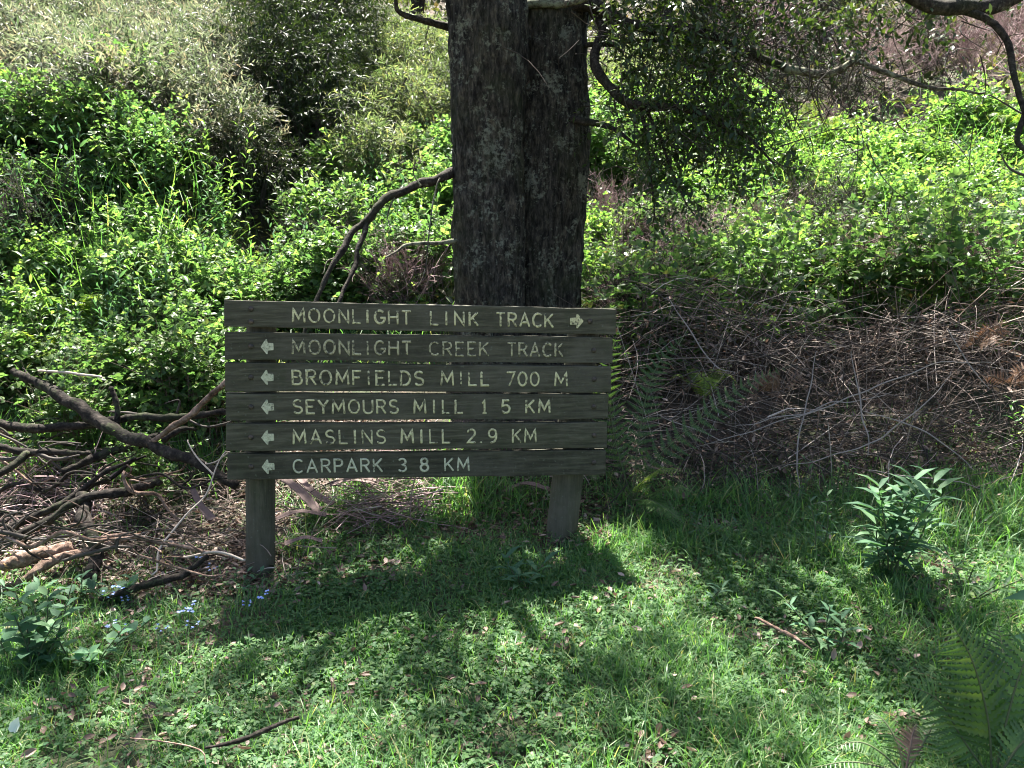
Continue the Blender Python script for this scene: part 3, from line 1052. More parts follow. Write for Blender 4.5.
def narrow_shrub(name, w, h, nspray, mat, label, leaf=.095, cat='shrub', group=None, stems=6):
    root = empty(name, (0, 0, 0), label, cat, group)
    lob = [((p[0][0] * 1.25, p[0][1] * 1.25, p[0][2]), tuple(q * .74 for q in p[1])) for p in lobes_for(w, w * .8, h, 17, .5)]
    a, d = lobe_points(lob, nspray, .72)
    dd = unit(d * .9 + np.array([0, 0, .1]) + R.normal(0, .35, d.shape))
    lc, tw = spray(a, dd, 13, .34, leaf, NARROW, droop=.7, spread=.75)
    link('foliage', mesh_arrays('foliage', lc, mat), root)
    link('stem', mesh_arrays('stem', [tw] + stems_chunk(stems, w, h, .03), 'twig', True), root)
    return root


def small_tree(name, w, h, nspray, mat, label, kind=NARROW, leaf=.12):
    root = empty(name, (0, 0, 0), label, 'tree')
    lob = [((p[0][0], p[0][1], p[0][2] + h * .1), p[1]) for p in lobes_for(w, w, h, 10, .6)]
    a, d = lobe_points(lob, nspray, .4)
    dd = unit(d * .8 + R.normal(0, .5, d.shape))
    lc, tw = spray(a, dd, 10, .45, leaf, kind, droop=.5, r=.004)
    link('crown', mesh_arrays('crown', lc, mat), root)
    ch = [tube([(0, 0, -.3), (.1, .05, h * .35), (-.05, 0, h * .8)], [.16, .12, .04], 24, 10, .1, 3)]
    ch += stems_chunk(7, w, h, .05)
    link('trunk', mesh_arrays('trunk', ch + [tw], 'limb', True), root)
    return root


def first_or_dup(state, proto, loc, rz, sc, label=None, group=None):
    if proto.name not in state:
        state[proto.name] = 1
        proto.location = loc
        proto.rotation_euler = (0, 0, rz)
        proto.scale = (sc, sc, sc)
        if label:
            proto['label'] = label
        if group:
            proto['group'] = group
        return proto
    return dup(proto, loc, rz, sc, label, group)


used = {}
# brambles: left slope, middle, right slope
br = [bramble('bramble_bush', 1.35, 1.0, 330, 'bramble', .088) for _ in range(3)]
brl = [bramble('bramble_bush', 1.25, .62, 380, 'lush', .078) for _ in range(2)]
for p_ in br + brl:
    p_['category'] = 'bush'


def place(protos, specs, label, group):
    for (px_, dep, sc) in specs:
        p_ = random.choice(protos)
        loc = on_ground(px_, dep) + np.array([0, 0, -.05])
        first_or_dup(used, p_, loc, random.uniform(0, 6.28), sc, label, group)


left = []
for dep in (6.1, 6.6, 7.1, 7.7, 8.3, 9.0):
    x = -90 + random.uniform(0, 40)
    while x < 245 - (dep - 6) * 32:
        left.append((x, dep + random.uniform(-.15, .15), random.uniform(.5, .72) + max(0, dep - 7.5) * .16))
        x += 804 * .62 / dep * random.uniform(.85, 1.2)
left += [(225, 7.3, .5), (262, 7.5, .5), (285, 6.9, .55)]
place(br + brl[:1], left, 'bright green bramble bush in the sunlit thicket on the left slope', 'brambles on the left slope')
mid = [(318, 7.2, .65), (355, 7.3, .7), (395, 7.2, .65), (435, 7.4, .7), (340, 8.2, .75), (385, 8.3, .8), (430, 8.5, .8), (350, 9.2, .8), (400, 9.3, .85), (470, 8.6, .9), (440, 9.8, .8)]
place(br[:2] + brl, mid, 'sunlit bramble bush between the dark hollow and the double trunk', 'brambles left of the trunks')
right = [(605, 7.6, .7), (645, 7.4, .6), (690, 7.5, .6), (610, 8.8, .7), (660, 8.6, .7), (715, 8.5, .75), (640, 9.8, .8), (690, 9.6, .8), (590, 10.4, .9), (735, 9.6, .8), (665, 10.8, .8), (715, 11, .8), (620, 11.5, .9), (690, 12.2, .8)]
place(br[:1] + brl, right, 'half shaded bramble bush right of the trunks behind the hanging leaves', 'brambles right of the trunks')
slope = []
for dep in (7.6, 8.3, 9.0, 9.7, 10.5, 11.3):
    x0 = 740 - (dep - 7.6) * 4
    st_ = 804 * .78 / dep
    x = x0 + random.uniform(0, 30)
    while x < 1110:
        slope.append((x, dep + random.uniform(-.2, .2), random.uniform(.62, .95)))
        x += st_ * random.uniform(.85, 1.2)
place(brl, slope, 'low yellow green bush of the leafy cover on the right slope', 'leafy bushes on the right slope')

# grey-green narrow-leaved shrubs
ns = [narrow_shrub('narrow_leaved_shrub', 1.7, 1.35, 620, 'narrow', '', .11, stems=4), narrow_shrub('narrow_leaved_shrub', 1.5, 1.25, 560, 'narrow', '', .11, stems=4)]
ny = [narrow_shrub('feathery_shrub', 1.5, 1.3, 520, 'narrow_yellow', '', .10, stems=4)]
for dep, xa, xb in ((8.6, 120, 262), (9.3, 95, 272), (10.1, 60, 280), (11, 20, 285), (12, -20, 290), (13, -40, 292), (14.2, -60, 420)):
    x = xa + random.uniform(0, 30)
    while x < xb:
        first_or_dup(used, random.choice(ns), on_ground(x, dep + random.uniform(-.2, .2)) + np.array([0, 0, random.uniform(-.15, .1)]), random.uniform(0, 6.28), random.uniform(.8, 1.1),
                     'grey green feathery shrub in the pale mass above the left brambles', 'grey green shrubs at upper left')
        x += 804 * 1.05 / dep * random.uniform(.85, 1.15)
for dep, xa, xb in ((9.6, 375, 450), (10.5, 360, 470), (11.5, 352, 480), (12.6, 348, 500), (13.6, 345, 520)):
    x = xa + random.uniform(0, 25)
    while x < xb:
        first_or_dup(used, ny[0], on_ground(x, dep + random.uniform(-.2, .2)), random.uniform(0, 6.28), random.uniform(.8, 1.05),
                     'yellowish feathery shrub between the dark hollow and the trunks', 'feathery shrubs left of the trunks')
        x += 804 * 1.0 / dep * random.uniform(.85, 1.15)
for px_, dep, sc, lb in [(625, 12.2, .9, 'yellowish feathery shrub seen through the hanging leaves right of the trunks'), (665, 13.6, 1.0, 'yellowish feathery shrub farther up behind the hanging leaves')]:
    first_or_dup(used, ny[0], on_ground(px_, dep), random.uniform(0, 6.28), sc, lb, 'feathery shrubs right of the trunks')

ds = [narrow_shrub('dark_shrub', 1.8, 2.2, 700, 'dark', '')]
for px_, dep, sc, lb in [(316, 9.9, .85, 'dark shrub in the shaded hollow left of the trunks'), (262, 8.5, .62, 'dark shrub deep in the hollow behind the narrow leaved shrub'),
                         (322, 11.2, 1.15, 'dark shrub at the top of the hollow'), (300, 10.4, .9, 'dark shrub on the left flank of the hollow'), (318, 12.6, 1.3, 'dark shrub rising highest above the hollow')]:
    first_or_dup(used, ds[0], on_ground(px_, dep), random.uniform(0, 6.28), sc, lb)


# dry pinkish twiggy shrubs at the top right
def twiggy(w, h, n, mat, leafmat=None):
    root = empty('twiggy_shrub', (0, 0, 0), '', 'shrub')
    a = np.stack([R.normal(0, .12, n) * w, R.normal(0, .12, n) * w, R.uniform(0, .5, n) * h], -1)
    d = unit(np.stack([R.normal(0, .6, n), R.normal(0, .6, n), R.uniform(.3, 1.2, n)], -1))
    L = R.uniform(.35, .75, n) * h
    e = a + d * L[:, None]
    c1 = thin(a, e, R.normal(0, .08, (n, 3)), np.full(n, .006), np.full(n, .003), 4)
    m = n * 9
    k = R.integers(0, n, m)
    tt = R.uniform(.35, 1, m)[:, None]
    a2 = a[k] * (1 - tt) + e[k] * tt
    d2 = unit(d[k] + R.normal(0, .55, (m, 3)))
    c2 = thin(a2, a2 + d2 * R.uniform(.12, .35, m)[:, None], R.normal(0, .02, (m, 3)), np.full(m, .0035), np.full(m, .002), 2)
    link('twig', mesh_arrays('twig', [c1, c2], mat), root)
    if leafmat:
        lc, _ = spray(a2[:m // 3], d2[:m // 3], 6, .2, .05, OVAL)
        link('foliage', mesh_arrays('foliage', lc, leafmat), root)
    return root


tp = twiggy(1.7, 1.5, 110, 'drypink')
for px_, dep, sc, lb in [(860, 12.9, .9, 'pinkish dry twiggy shrub behind the long lichened branch'), (945, 13, 1.1, 'mauve pink dry shrub near the hanging branch at top right'),
                         (1015, 13.4, 1.2, 'pinkish dry shrub at the top right corner'), (745, 14.5, 1.2, 'pale pink dry shrub above the leafy slope'), (800, 11.9, .5, 'small dry pink shrub at the top of the bright slope')]:
    first_or_dup(used, tp, on_ground(px_, dep), random.uniform(0, 6.28), sc, lb)
td = twiggy(2.0, 1.5, 130, 'twig', 'dark')
for px_, dep, sc, lb in [(755, 12, .85, 'dark tangled shrub above the bright slope'), (830, 12.4, .8, 'dark twiggy shrub under the long lichened branch'), (690, 12.6, 1.0, 'dark twiggy shrub behind the hanging leaves'),
                         (905, 13.2, .85, 'dark shrub between the two pink dry shrubs'), (780, 15.5, 1.3, 'tangled dark shrub farther up the slope')]:
    first_or_dup(used, td, on_ground(px_, dep), random.uniform(0, 6.28), sc, lb)

# undergrowth that covers the hill
x = np.concatenate([R.uniform(-20, 20, 26000), R.uniform(-7, 8, 16000)])
y = np.concatenate([R.uniform(11, 30, 26000), R.uniform(6.6, 11, 16000)])
p0 = np.stack([x, y, gz(x, y) + R.uniform(0, .35, len(x))], -1)
v_, f_ = inst(BROAD[0], BROAD[1], p0, basis(unit(R.normal(0, 1, p0.shape) + np.array([0, -.4, .4]))), np.where(y > 11, R.uniform(.09, .22, len(x)), R.uniform(.06, .12, len(x))))
o = link('undergrowth', mesh_arrays('undergrowth', [(v_, f_)], 'far'))
tag(o, 'low leafy undergrowth covering the hill beneath the far trees', 'undergrowth', kind='stuff')

# wood on the hill behind
tr = [small_tree('hill_tree', 4.2, 5.0, 620, 'far', ''), small_tree('hill_tree', 3.6, 5.6, 560, 'dark', '', OVAL), small_tree('hill_tree', 3.8, 4.6, 560, 'narrow_yellow', '')]
hl_spec = []
for dep, st_ in ((17.5, 115), (21, 105), (25, 95)):
    x = -160 + random.uniform(0, 50)
    while x < 1200:
        hl_spec.append((x, dep + random.uniform(-1, 1), random.uniform(.8, 1.15)))
        x += st_ * random.uniform(.8, 1.2)
for px_, dep, sc in hl_spec:
    first_or_dup(used, random.choice(tr), on_ground(px_, dep), random.uniform(0, 6.28), sc, 'tree with mottled olive foliage in the wood up on the hill', 'trees on the hill behind')


# ------------------------------------------------------------------ ferns
def pinna_t(teeth=12):
    """one pinna: a thin midrib with separate pinnules down both sides"""
    v = [[-.012, 0, 0], [.012, 0, 0], [.004, 1, -.1], [-.004, 1, -.1]]
    f4, f3 = [[0, 1, 2, 3]], []
    for k in range(teeth):
        q = (k + .4) / teeth
        wd = .15 * (1 - q) ** .75 + .02
        hb = .36 / teeth
        zz = -.1 * q * q
        for sg in (-1, 1):
            b = len(v)
            v += [[0, q - hb, zz], [sg * wd * .6, q - hb * .2 + .02, zz + .012], [sg * wd, q + hb + .035, zz - .02], [sg * wd * .45, q + hb * 1.3 + .02, zz + .012], [0, q + hb, zz]]
            f3.append([b, b + 1, b + 4] if sg > 0 else [b, b + 4, b + 1])
            f3.append([b + 1, b + 2, b + 3] if sg > 0 else [b + 1, b + 3, b + 2])
            f3.append([b + 1, b + 3, b + 4] if sg > 0 else [b + 1, b + 4, b + 3])
    return np.array(v, float), [np.array(f4), np.array(f3)]


PIN = pinna_t()


def pinna_solid(teeth=8):
    """a narrow pinna with a toothed edge, for the ferns close by"""
    v, f3, f4 = [[0, 0, 0]], [], []
    for k in range(teeth):
        q = k / teeth
        wd = .095 * (1 - q) ** .8 + .012
        zz = -.12 * q * q
        v += [[-wd, q + .06, zz + .012], [0, q + .03, zz - .01], [wd, q + .06, zz + .012], [-wd * .4, q + .95 / teeth, zz], [0, q + .9 / teeth, zz - .01], [wd * .4, q + .95 / teeth, zz]]
    v.append([0, 1.04, -.13])
    for k in range(teeth):
        b = 1 + 6 * k
        f4 += [[b, b + 1, b + 4, b + 3], [b + 1, b + 2, b + 5, b + 4]]
        if k < teeth - 1:
            f4 += [[b + 3, b + 4, b + 7, b + 6], [b + 4, b + 5, b + 8, b + 7]]
    b = 1 + 6 * (teeth - 1)
    f3 += [[0, 2, 1], [0, 3, 2], [b + 3, b + 4, len(v) - 1], [b + 4, b + 5, len(v) - 1]]
    return np.array(v, float), [np.array(f4), np.array(f3)]


PINC = pinna_solid()


def frond_chunks(pts, width, n=34, up=(0, 0, 1.0), bare=.12, pin=None):
    pin = pin or PIN
    c = spline(pts, n + 1)
    tg = unit(np.gradient(c, axis=0))
    s = np.linspace(0, 1, n + 1)
    keep = s > bare
    prof = width * np.minimum(1, (s - bare) / .22 + .35) * (1 - ((s - bare) / (1 - bare)) ** 2.2) + .008
    prof = np.where(keep, prof, 0)
    up = unit(np.array(up, float))
    x = unit(np.cross(tg, up))
    nn = np.cross(x, tg)
    ch = []
    for sg in (-1, 1):
        d = unit(x * sg + tg * .38 - nn * .12 + R.normal(0, .05, x.shape))
        rot = basis(d[keep], nn[keep])
        ch.append(inst(pin[0], pin[1], c[keep], rot, prof[keep]))
    return ch, c


def fern(name, loc, fronds, label, mat='fern', group=None, n=26, pin=None):
    root = empty(name, loc, label, 'fern', group)
    for fr in fronds:
        pts, width = np.asarray(fr[0], float), fr[1]
        m_ = fr[2] if len(fr) > 2 else mat
        ch, c = frond_chunks(pts - loc, width, n, fr[3] if len(fr) > 3 else (0, 0, 1), pin=pin)
        ob = link('frond', mesh_arrays('frond', ch, m_), root)
        rt_ = tube(pts - loc, [.004, .003, .001], 18, 6, 0)
        link('stalk', mesh_arrays('stalk', [rt_], 'cane' if m_ == 'fern_dead' else 'stem', True), ob)
    return root


def arch(loc, az, L, rise, droop=.5):
    d = np.array([math.cos(az), math.sin(az), 0])
    return [loc, loc + d * L * .3 + [0, 0, rise * .75], loc + d * L * .65 + [0, 0, rise], loc + d * L + [0, 0, rise * (1 - droop)]]


fb = on_ground(640, 4.85)
fr = [(px_path([(632, 500), (655, 460), (700, 420), (745, 385), (790, 366)], 4.8, 4.5), .13, 'fern', (0, -.6, .8)),
      (px_path([(634, 500), (642, 482), (660, 470), (684, 472)], 4.8, 4.45), .085, 'fern_bright', (0, -.3, 1)),  # brighter leaf colour stands in for sun on this frond
      (px_path([(632, 500), (615, 440), (608, 380), (620, 320)], 4.85, 4.7), .12, 'fern', (0, -1, .3)),
      (px_path([(632, 500), (640, 430), (655, 370), (690, 330)], 4.85, 4.9), .12, 'fern', (0, -1, .3)),
      (px_path([(632, 500), (650, 500), (668, 510), (685, 525)], 4.75, 4.4), .1, 'fern', (0, 0, 1)),
      (px_path([(632, 500), (605, 470), (590, 480)], 4.85, 4.7), .09, 'fern', (0, 0, 1)),
      (px_path([(634, 502), (655, 492), (672, 487), (690, 492)], 4.75, 4.5), .08, 'fern', (0, 0, 1))]
fern('fern', fb, fr, 'dark fern beside the sign with one long frond reaching right and a sunlit-coloured tip')
fb = G(990, 768)
fr = [(px_path([(992, 778), (988, 720), (972, 660), (948, 618)], 2.5, 2.45), .15, 'fern', (.1, -1, .25)),
      (px_path([(995, 778), (1008, 715), (1026, 660), (1052, 635)], 2.5, 2.5), .15, 'fern', (-.1, -1, .25)),
      (px_path([(990, 778), (962, 738), (938, 700), (905, 684)], 2.5, 2.5), .11, 'fern', (.2, -.8, .6)),
      (px_path([(996, 776), (1002, 710), (1004, 662), (998, 622)], 2.62, 2.85), .13, 'dark', (0, -1, .3)),
      (px_path([(998, 778), (1020, 745), (1045, 730), (1070, 732)], 2.45, 2.45), .1, 'fern', (0, -.5, .9))]
fern('fern', fb, fr, 'dark fern with upright fronds at the bottom right corner', n=24, pin=PINC)
fb = G(900, 748)
fr = [(px_path([(905, 775), (880, 752), (858, 742), (830, 748)], 2.42, 2.44), .05, 'fern'), (px_path([(905, 775), (898, 745), (885, 722), (872, 712)], 2.42, 2.55), .05, 'fern'),
      (px_path([(905, 775), (910, 748), (912, 735), (917, 724)], 2.4, 2.45), .04, 'fern_dead', (0, -1, .5)),
      (px_path([(905, 775), (872, 765), (845, 762), (812, 768)], 2.4, 2.38), .045, 'fern'), (px_path([(905, 775), (925, 740), (935, 722), (945, 716)], 2.45, 2.55), .05, 'fern')]
fern('fern', fb, fr, 'low fern with a rusty dead frond in the grass near the bottom right', n=22, pin=PINC)
# bracken on the bright slope and left bank
fp = []
for k in range(2):
    l0 = np.zeros(3)
    frs = [(arch(l0, random.uniform(0, 6.28), random.uniform(.45, .75), random.uniform(.3, .5)), random.uniform(.12, .17)) for _ in range(9)]
    fp.append(fern('bracken_fern', l0, frs, '', 'fern_bright'))
for k in range(26):
    px_, dep = random.uniform(745, 1080), random.uniform(8.5, 12.8)
    if k > 10:
        px_, dep = random.uniform(690, 840), random.uniform(11, 13)
    loc = on_ground(px_, dep) + np.array([0, 0, .2])
    first_or_dup(used, random.choice(fp), loc, random.uniform(0, 6.28), random.uniform(.55, .85), 'yellow green bracken fern rising from the leafy cover on the right slope', 'bracken on the right slope')
over = bramble('bramble_sprig', .55, .45, 60, 'bramble', .07, 'small bramble bush', 'bush')
for px_, dep, sc, lb in [(60, 5.3, .8, 'small bramble bush sprouting among the dead branches at the left edge'), (170, 5.7, .9, 'small bramble bush behind the thick mossy fallen branch'), (130, 4.9, .5, 'tiny bramble sprout in the middle of the left debris'), (205, 5.6, .8, 'small bramble bush at the left end of the sign above the fallen wood'),
                         (690, 6.3, 1.1, 'small bramble bush growing through the left end of the stalk heap'), (765, 6.6, 1.2, 'small bramble bush on the crest of the stalk heap'), (930, 6.7, 1.3, 'small bramble bush behind the right part of the stalk heap'),
                         (1005, 6.4, 1.2, 'small bramble bush at the right edge over the stalk heap'), (640, 6.2, 1.2, 'small bramble bush just right of the top board of the sign'), (850, 6.8, 1.2, 'small bramble bush behind the middle of the stalk heap')]:
    loc = on_ground(px_, dep) + np.array([0, 0, .12])
    first_or_dup(used, over, loc, random.uniform(0, 6.28), sc, lb)
for k in range(9):
    loc = on_ground(random.uniform(20, 235), random.uniform(5.9, 6.6)) + np.array([0, 0, .05])
    dup(fp[k % 2], loc, random.uniform(0, 6.28), random.uniform(.6, .9), 'bright bracken fern among the long grass above the fallen branches', 'bracken above the fallen branches')
for k, (px_, dep, sc, lb) in enumerate([(705, 5.5, .5, 'small bracken fern in the shaded left part of the stalk heap'), (990, 6.2, .5, 'small bracken fern in the right part of the stalk heap')]):
    dup(fp[k % 2], on_ground(px_, dep) + np.array([0, 0, .3]), random.uniform(0, 6.28), sc, lb)
df_ = []
for k, (px_, py_, lb) in enumerate([(975, 345, 'rusty dead fern draped over the stalk heap at right'), (1010, 385, 'brown dead fern hanging at the right edge of the stalk heap'), (780, 395, 'reddish dead fern on the middle of the stalk heap')]):
    l0 = P(px_, py_, 5.2)
    frs = [(arch(l0, random.uniform(3.0, 6.4), random.uniform(.14, .3), random.uniform(.03, .12), random.uniform(2, 4)), random.uniform(.05, .08), 'fern_dead', (random.gauss(0, .5), -1, random.uniform(.1, .9))) for _ in range(5)]
    fern('dead_fern', l0, frs, lb, 'fern_dead', n=13)


# upright herbs and bare dry stems that break up the thickets
def herb(h, mat):
    root = empty('tall_herb', (0, 0, 0), 'x', 'plant')
    k = 9
    b0 = np.stack([R.normal(0, .1, k), R.normal(0, .1, k), np.zeros(k)], -1)
    d = unit(np.stack([R.normal(0, .18, k), R.normal(0, .18, k), np.ones(k)], -1))
    lc, tw = spray(b0, d, 22, h, .11, LANCE, droop=.15, spread=1.0, r=.004)
    link('leaves', mesh_arrays('leaves', lc, mat), root)
    link('stem', mesh_arrays('stem', [tw], 'stem'), root)
    return root


hb = [herb(1.15, 'lush'), herb(1.0, 'weed')]
for k in range(24):
    loc = on_ground(random.uniform(-20, 230), random.uniform(6.0, 8.2)) + np.array([0, 0, .1])
    first_or_dup(used, hb[k % 2], loc, random.uniform(0, 6.28), random.uniform(.7, 1.0), 'upright narrow leaved herb among the brambles on the left slope', 'tall herbs in the left thicket')
for k in range(10):
    dup(hb[k % 2], on_ground(random.uniform(315, 445), random.uniform(7, 9)) + np.array([0, 0, .1]), random.uniform(0, 6.28), random.uniform(.7, 1.0), 'upright herb among the brambles just left of the trunks', 'tall herbs left of the trunks')
for k in range(26):
    dup(hb[k % 2], on_ground(random.uniform(600, 1060), random.uniform(7.3, 11)) + np.array([0, 0, .05]), random.uniform(0, 6.28), random.uniform(.55, .9), 'upright herb standing in the leafy cover on the right slope', 'tall herbs on the right slope')
for k in range(32):
    px_ = random.choice([random.uniform(0, 205), random.uniform(340, 440), random.uniform(600, 1040), random.uniform(700, 1040)])
    side = 'left' if px_ < 500 else 'right'
    dup(tp if k % 2 else td, on_ground(px_, random.uniform(6.6, 9.5)), random.uniform(0, 6.28), random.uniform(.4, .6), 'small dry twiggy shrub poking out of the thicket ' + side + ' of the trunks', 'dry twiggy shrubs ' + side + ' of the trunks')


# ------------------------------------------------------------------ grass, clover, litter (stuff)
def scatter(n, x0, x1, y0, y1, dens=None):
    x = R.uniform(x0, x1, n)
    # even on screen rather than on the ground
    u = R.uniform(0, 1, n)
    y = 1 / (1 / y0 + u * (1 / y1 - 1 / y0))
    y = np.where(R.uniform(0, 1, n) < .55, y, R.uniform(y0, y1, n))
    if dens is not None:
        k = R.uniform(0, 1, n) < dens(x, y)
        x, y = x[k], y[k]
    return np.stack([x, y, gz(x, y)], -1)


def lawn(x, y):
    """where grass grows: the clearing, thinning at the debris banks"""
    edge = 4.75 + .15 * np.sin(x * 2.1) - 1.0 * np.clip((-x - .85) / .45, 0, 1) + .45 * np.exp(-((x + .3) / .7) ** 2) + .55 * np.clip((x - 1.2) / 1.2, 0, 1)
    m = 1 / (1 + np.exp((y - edge) * 6))
    return m


def bare(x, y):
    return np.clip((n2(x, y, 1.3, 9) - .12) * 2.6, .3, 1) * np.clip((n2(x, y, 4.5, 10) - .02) * 2.6, .25, 1)


pts = scatter(300000, -3.4, 3.7, 1.7, 6.0, lambda x, y: lawn(x, y) * np.clip(bare(x, y) * (.35 + n2(x, y, 2.4, 12)), 0, 1))
ch = []
which = R.integers(0, 4, len(pts))
tall = np.clip((n2(pts[:, 0], pts[:, 1], 1.6, 15) - .45) * 3, 0, 1)
backg = np.clip((pts[:, 1] - 4) / .8, 0, 1)
for k in range(4):
    p_ = pts[which == k]
    h_ = R.uniform(.04, .10, len(p_)) * (1 + .6 * tall[which == k] + .35 * backg[which == k])
    w_ = R.uniform(.004, .0075, len(p_))
    ch.append(inst(BLADES[k][0], BLADES[k][1], p_, zrot(len(p_), .3), np.stack([w_, h_, h_], -1)))
o = link('grass', mesh_arrays('grass', ch, 'grass'))
tag(o, 'short green grass of the dappled clearing in front of the sign', 'grass', kind='stuff')

# clover and small round-leaved herbs
pts = scatter(130000, -3.4, 3.7, 1.7, 5.8, lambda x, y: lawn(x, y) * np.clip((bare(x, y) + .1) * (1.25 - n2(x, y, 2.4, 12)), 0, 1))
ch = []
n = len(pts)
hgt = R.uniform(.015, .06, n)
topp = pts + np.stack([R.normal(0, .012, n), R.normal(0, .012, n), hgt], -1)
ph = R.uniform(0, 6.28, n)
siz = R.uniform(.010, .022, n)
for k in range(3):
    a = ph + k * 2.094
    d = np.stack([np.cos(a), np.sin(a), R.normal(.05, .25, n)], -1)
    rot = basis(d, np.tile([0, 0, 1.0], (n, 1)) + R.normal(0, .2, (n, 3)))
    tv_ = OVAL[0] * np.array([1.9, 1, 1])
    ch.append(inst(tv_, OVAL[1], topp, rot, siz))
o = link('clover', mesh_arrays('clover', ch, 'clover'))
tag(o, 'small leaved clover and herbs carpeting the clearing among the grass', 'ground cover', kind='stuff')

# taller grass: behind the sign, along the back edge, in the bank at left
specs = []


def tuft(px_, py_, n, hmin, hmax, spread):
    g = G(px_, py_)
    x, y = R.normal(g[0], spread, n), R.normal(g[1], spread * .8, n)
    specs.append((np.stack([x, y, gz(x, y)], -1), R.uniform(hmin, hmax, n)))


for a in [(400, 500, 260, .12, .3, .14), (440, 490, 260, .12, .32, .14), (480, 500, 240, .12, .3, .14), (345, 520, 140, .1, .26, .08), (318, 525, 160, .1, .28, .07), (300, 550, 130, .08, .2, .08), (360, 498, 160, .1, .26, .1), (285, 505, 60, .08, .2, .08), (740, 505, 160, .1, .28, .12), (690, 510, 120, .1, .25, .1), (850, 505, 160, .1, .28, .12), (920, 500, 160, .1, .28, .12), (520, 510, 120, .1, .25, .12), (420, 525, 200, .08, .2, .15), (760, 520, 200, .08, .2, .15),
          (700, 545, 160, .08, .18, .13), (820, 520, 200, .1, .22, .15), (830, 560, 160, .08, .2, .12), (960, 540, 300, .12, .3, .18), (1000, 520, 240, .12, .3, .16), (650, 545, 90, .08, .2, .12),
          (180, 620, 120, .07, .16, .12), (260, 610, 120, .07, .15, .12), (90, 640, 80, .07, .15, .1), (330, 560, 130, .07, .16, .12), (600, 640, 100, .07, .14, .12), (700, 660, 60, .06, .14, .1),
          (470, 700, 60, .06, .12, .1), (330, 720, 50, .06, .12, .09)]:
    tuft(*a)
for px_, dep, n, h0, h1, sp in [(130, 6.0, 300, .2, .5, .22), (180, 6.1, 340, .25, .55, .22), (215, 6.3, 260, .25, .55, .2), (90, 5.9, 200, .2, .4, .2), (40, 5.8, 160, .2, .4, .2), (250, 6.6, 240, .2, .5, .2), (20, 5.5, 300, .2, .45, .25), (110, 5.5, 300, .2, .45, .25), (190, 5.5, 300, .2, .45, .22), (120, 4.8, 120, .1, .3, .3),
                                (330, 6.8, 260, .2, .5, .3), (400, 6.9, 260, .2, .5, .3), (620, 6.9, 200, .2, .45, .3), (680, 7.2, 200, .2, .5, .3), (760, 7.4, 260, .25, .55, .4), (850, 7.6, 300, .25, .55, .45), (950, 7.4, 300, .25, .55, .45),
                                (900, 9.5, 700, .4, .85, .9), (980, 10.5, 700, .4, .85, .9), (800, 10, 500, .4, .85, .7), (840, 8.4, 500, .4, .8, .8), (60, 7, 300, .5, .9, .5), (150, 7.2, 300, .5, .9, .4), (400, 8.2, 300, .4, .8, .4)]:
    g = on_ground(px_, dep)
    x, y = R.normal(g[0], sp, n), R.normal(g[1], sp, n)
    specs.append((np.stack([x, y, gz(x, y)], -1), R.uniform(h0, h1, n)))
P_ = np.concatenate([s[0] for s in specs])
H_ = np.concatenate([s[1] for s in specs])
which = R.integers(0, 4, len(P_))
ch = []
for k in range(4):
    m_ = which == k
    h_ = H_[m_]
    ch.append(inst(BLADES[k][0], BLADES[k][1], P_[m_], zrot(m_.sum(), .25), np.stack([.005 + h_ * .012, h_, h_], -1)))
o = link('tall_grass', mesh_arrays('tall_grass', ch, 'grass'))
tag(o, 'longer grass in loose tufts along the back of the clearing and the banks', 'grass', kind='stuff')

# leaf litter
pts = np.concatenate([scatter(4500, -3.4, 3.7, 1.7, 5.5), scatter(9000, -3.4, -.6, 3.8, 6.0), scatter(3500, .2, 4, 4.3, 5.8), scatter(1500, -.9, .6, 4.2, 5.5)])
for px_, py_, k_, sp in [(660, 758, 26, .06), (690, 718, 12, .05), (905, 745, 40, .07), (550, 650, 22, .1), (100, 642, 40, .12), (330, 702, 24, .1), (940, 600, 60, .14), (612, 600, 30, .1), (545, 510, 60, .15), (770, 640, 20, .1), (140, 690, 22, .08), (430, 700, 14, .1), (245, 760, 16, .06), (60, 715, 18, .06), (860, 655, 26, .1), (600, 540, 50, .1)]:
    g = G(px_, py_)
    x, y = R.normal(g[0], sp, k_), R.normal(g[1], sp, k_)
    pts = np.concatenate([pts, np.stack([x, y, gz(x, y) + .02], -1)])
pts[:, 2] += R.uniform(.004, .05, len(pts))
fd = unit(R.normal(0, 1, (len(pts), 3)) * np.array([1, 1, .25]))
curl = np.array([[0, 0, 0], [0, .35, -.05], [0, .7, -.02], [0, 1, .12], [-.2, .25, .12], [-.22, .6, .14], [.2, .25, .1], [.22, .6, .16]])
v_, f_ = inst(curl, BROAD[1], pts, basis(fd), R.uniform(.018, .055, len(pts)))
o = link('leaf_litter', mesh_arrays('leaf_litter', [(v_, f_)], 'litter'))
tag(o, 'brown and pinkish fallen leaves scattered over the ground', 'leaf litter', kind='stuff')


# ------------------------------------------------------------------ brushwood
def heap(n, fn, mat, lmin, lmax, r, flat=.35, dirs=None):
    p0 = np.array([fn() for _ in range(n)])
    d = R.normal(0, 1, (n, 3)) * np.array([1, .6, flat])
    if dirs is not None:
        d = d + dirs
    d = unit(d)
    L = R.uniform(lmin, lmax, n)
    off_ = R.normal(0, .06, (n, 3)) * L[:, None] + np.array([0, 0, .05]) * L[:, None]
    rr = r * R.uniform(.4, 1.4, n)
    return thin(p0 - d * L[:, None] / 2, p0 + d * L[:, None] / 2, off_, rr, rr * .6, 4)


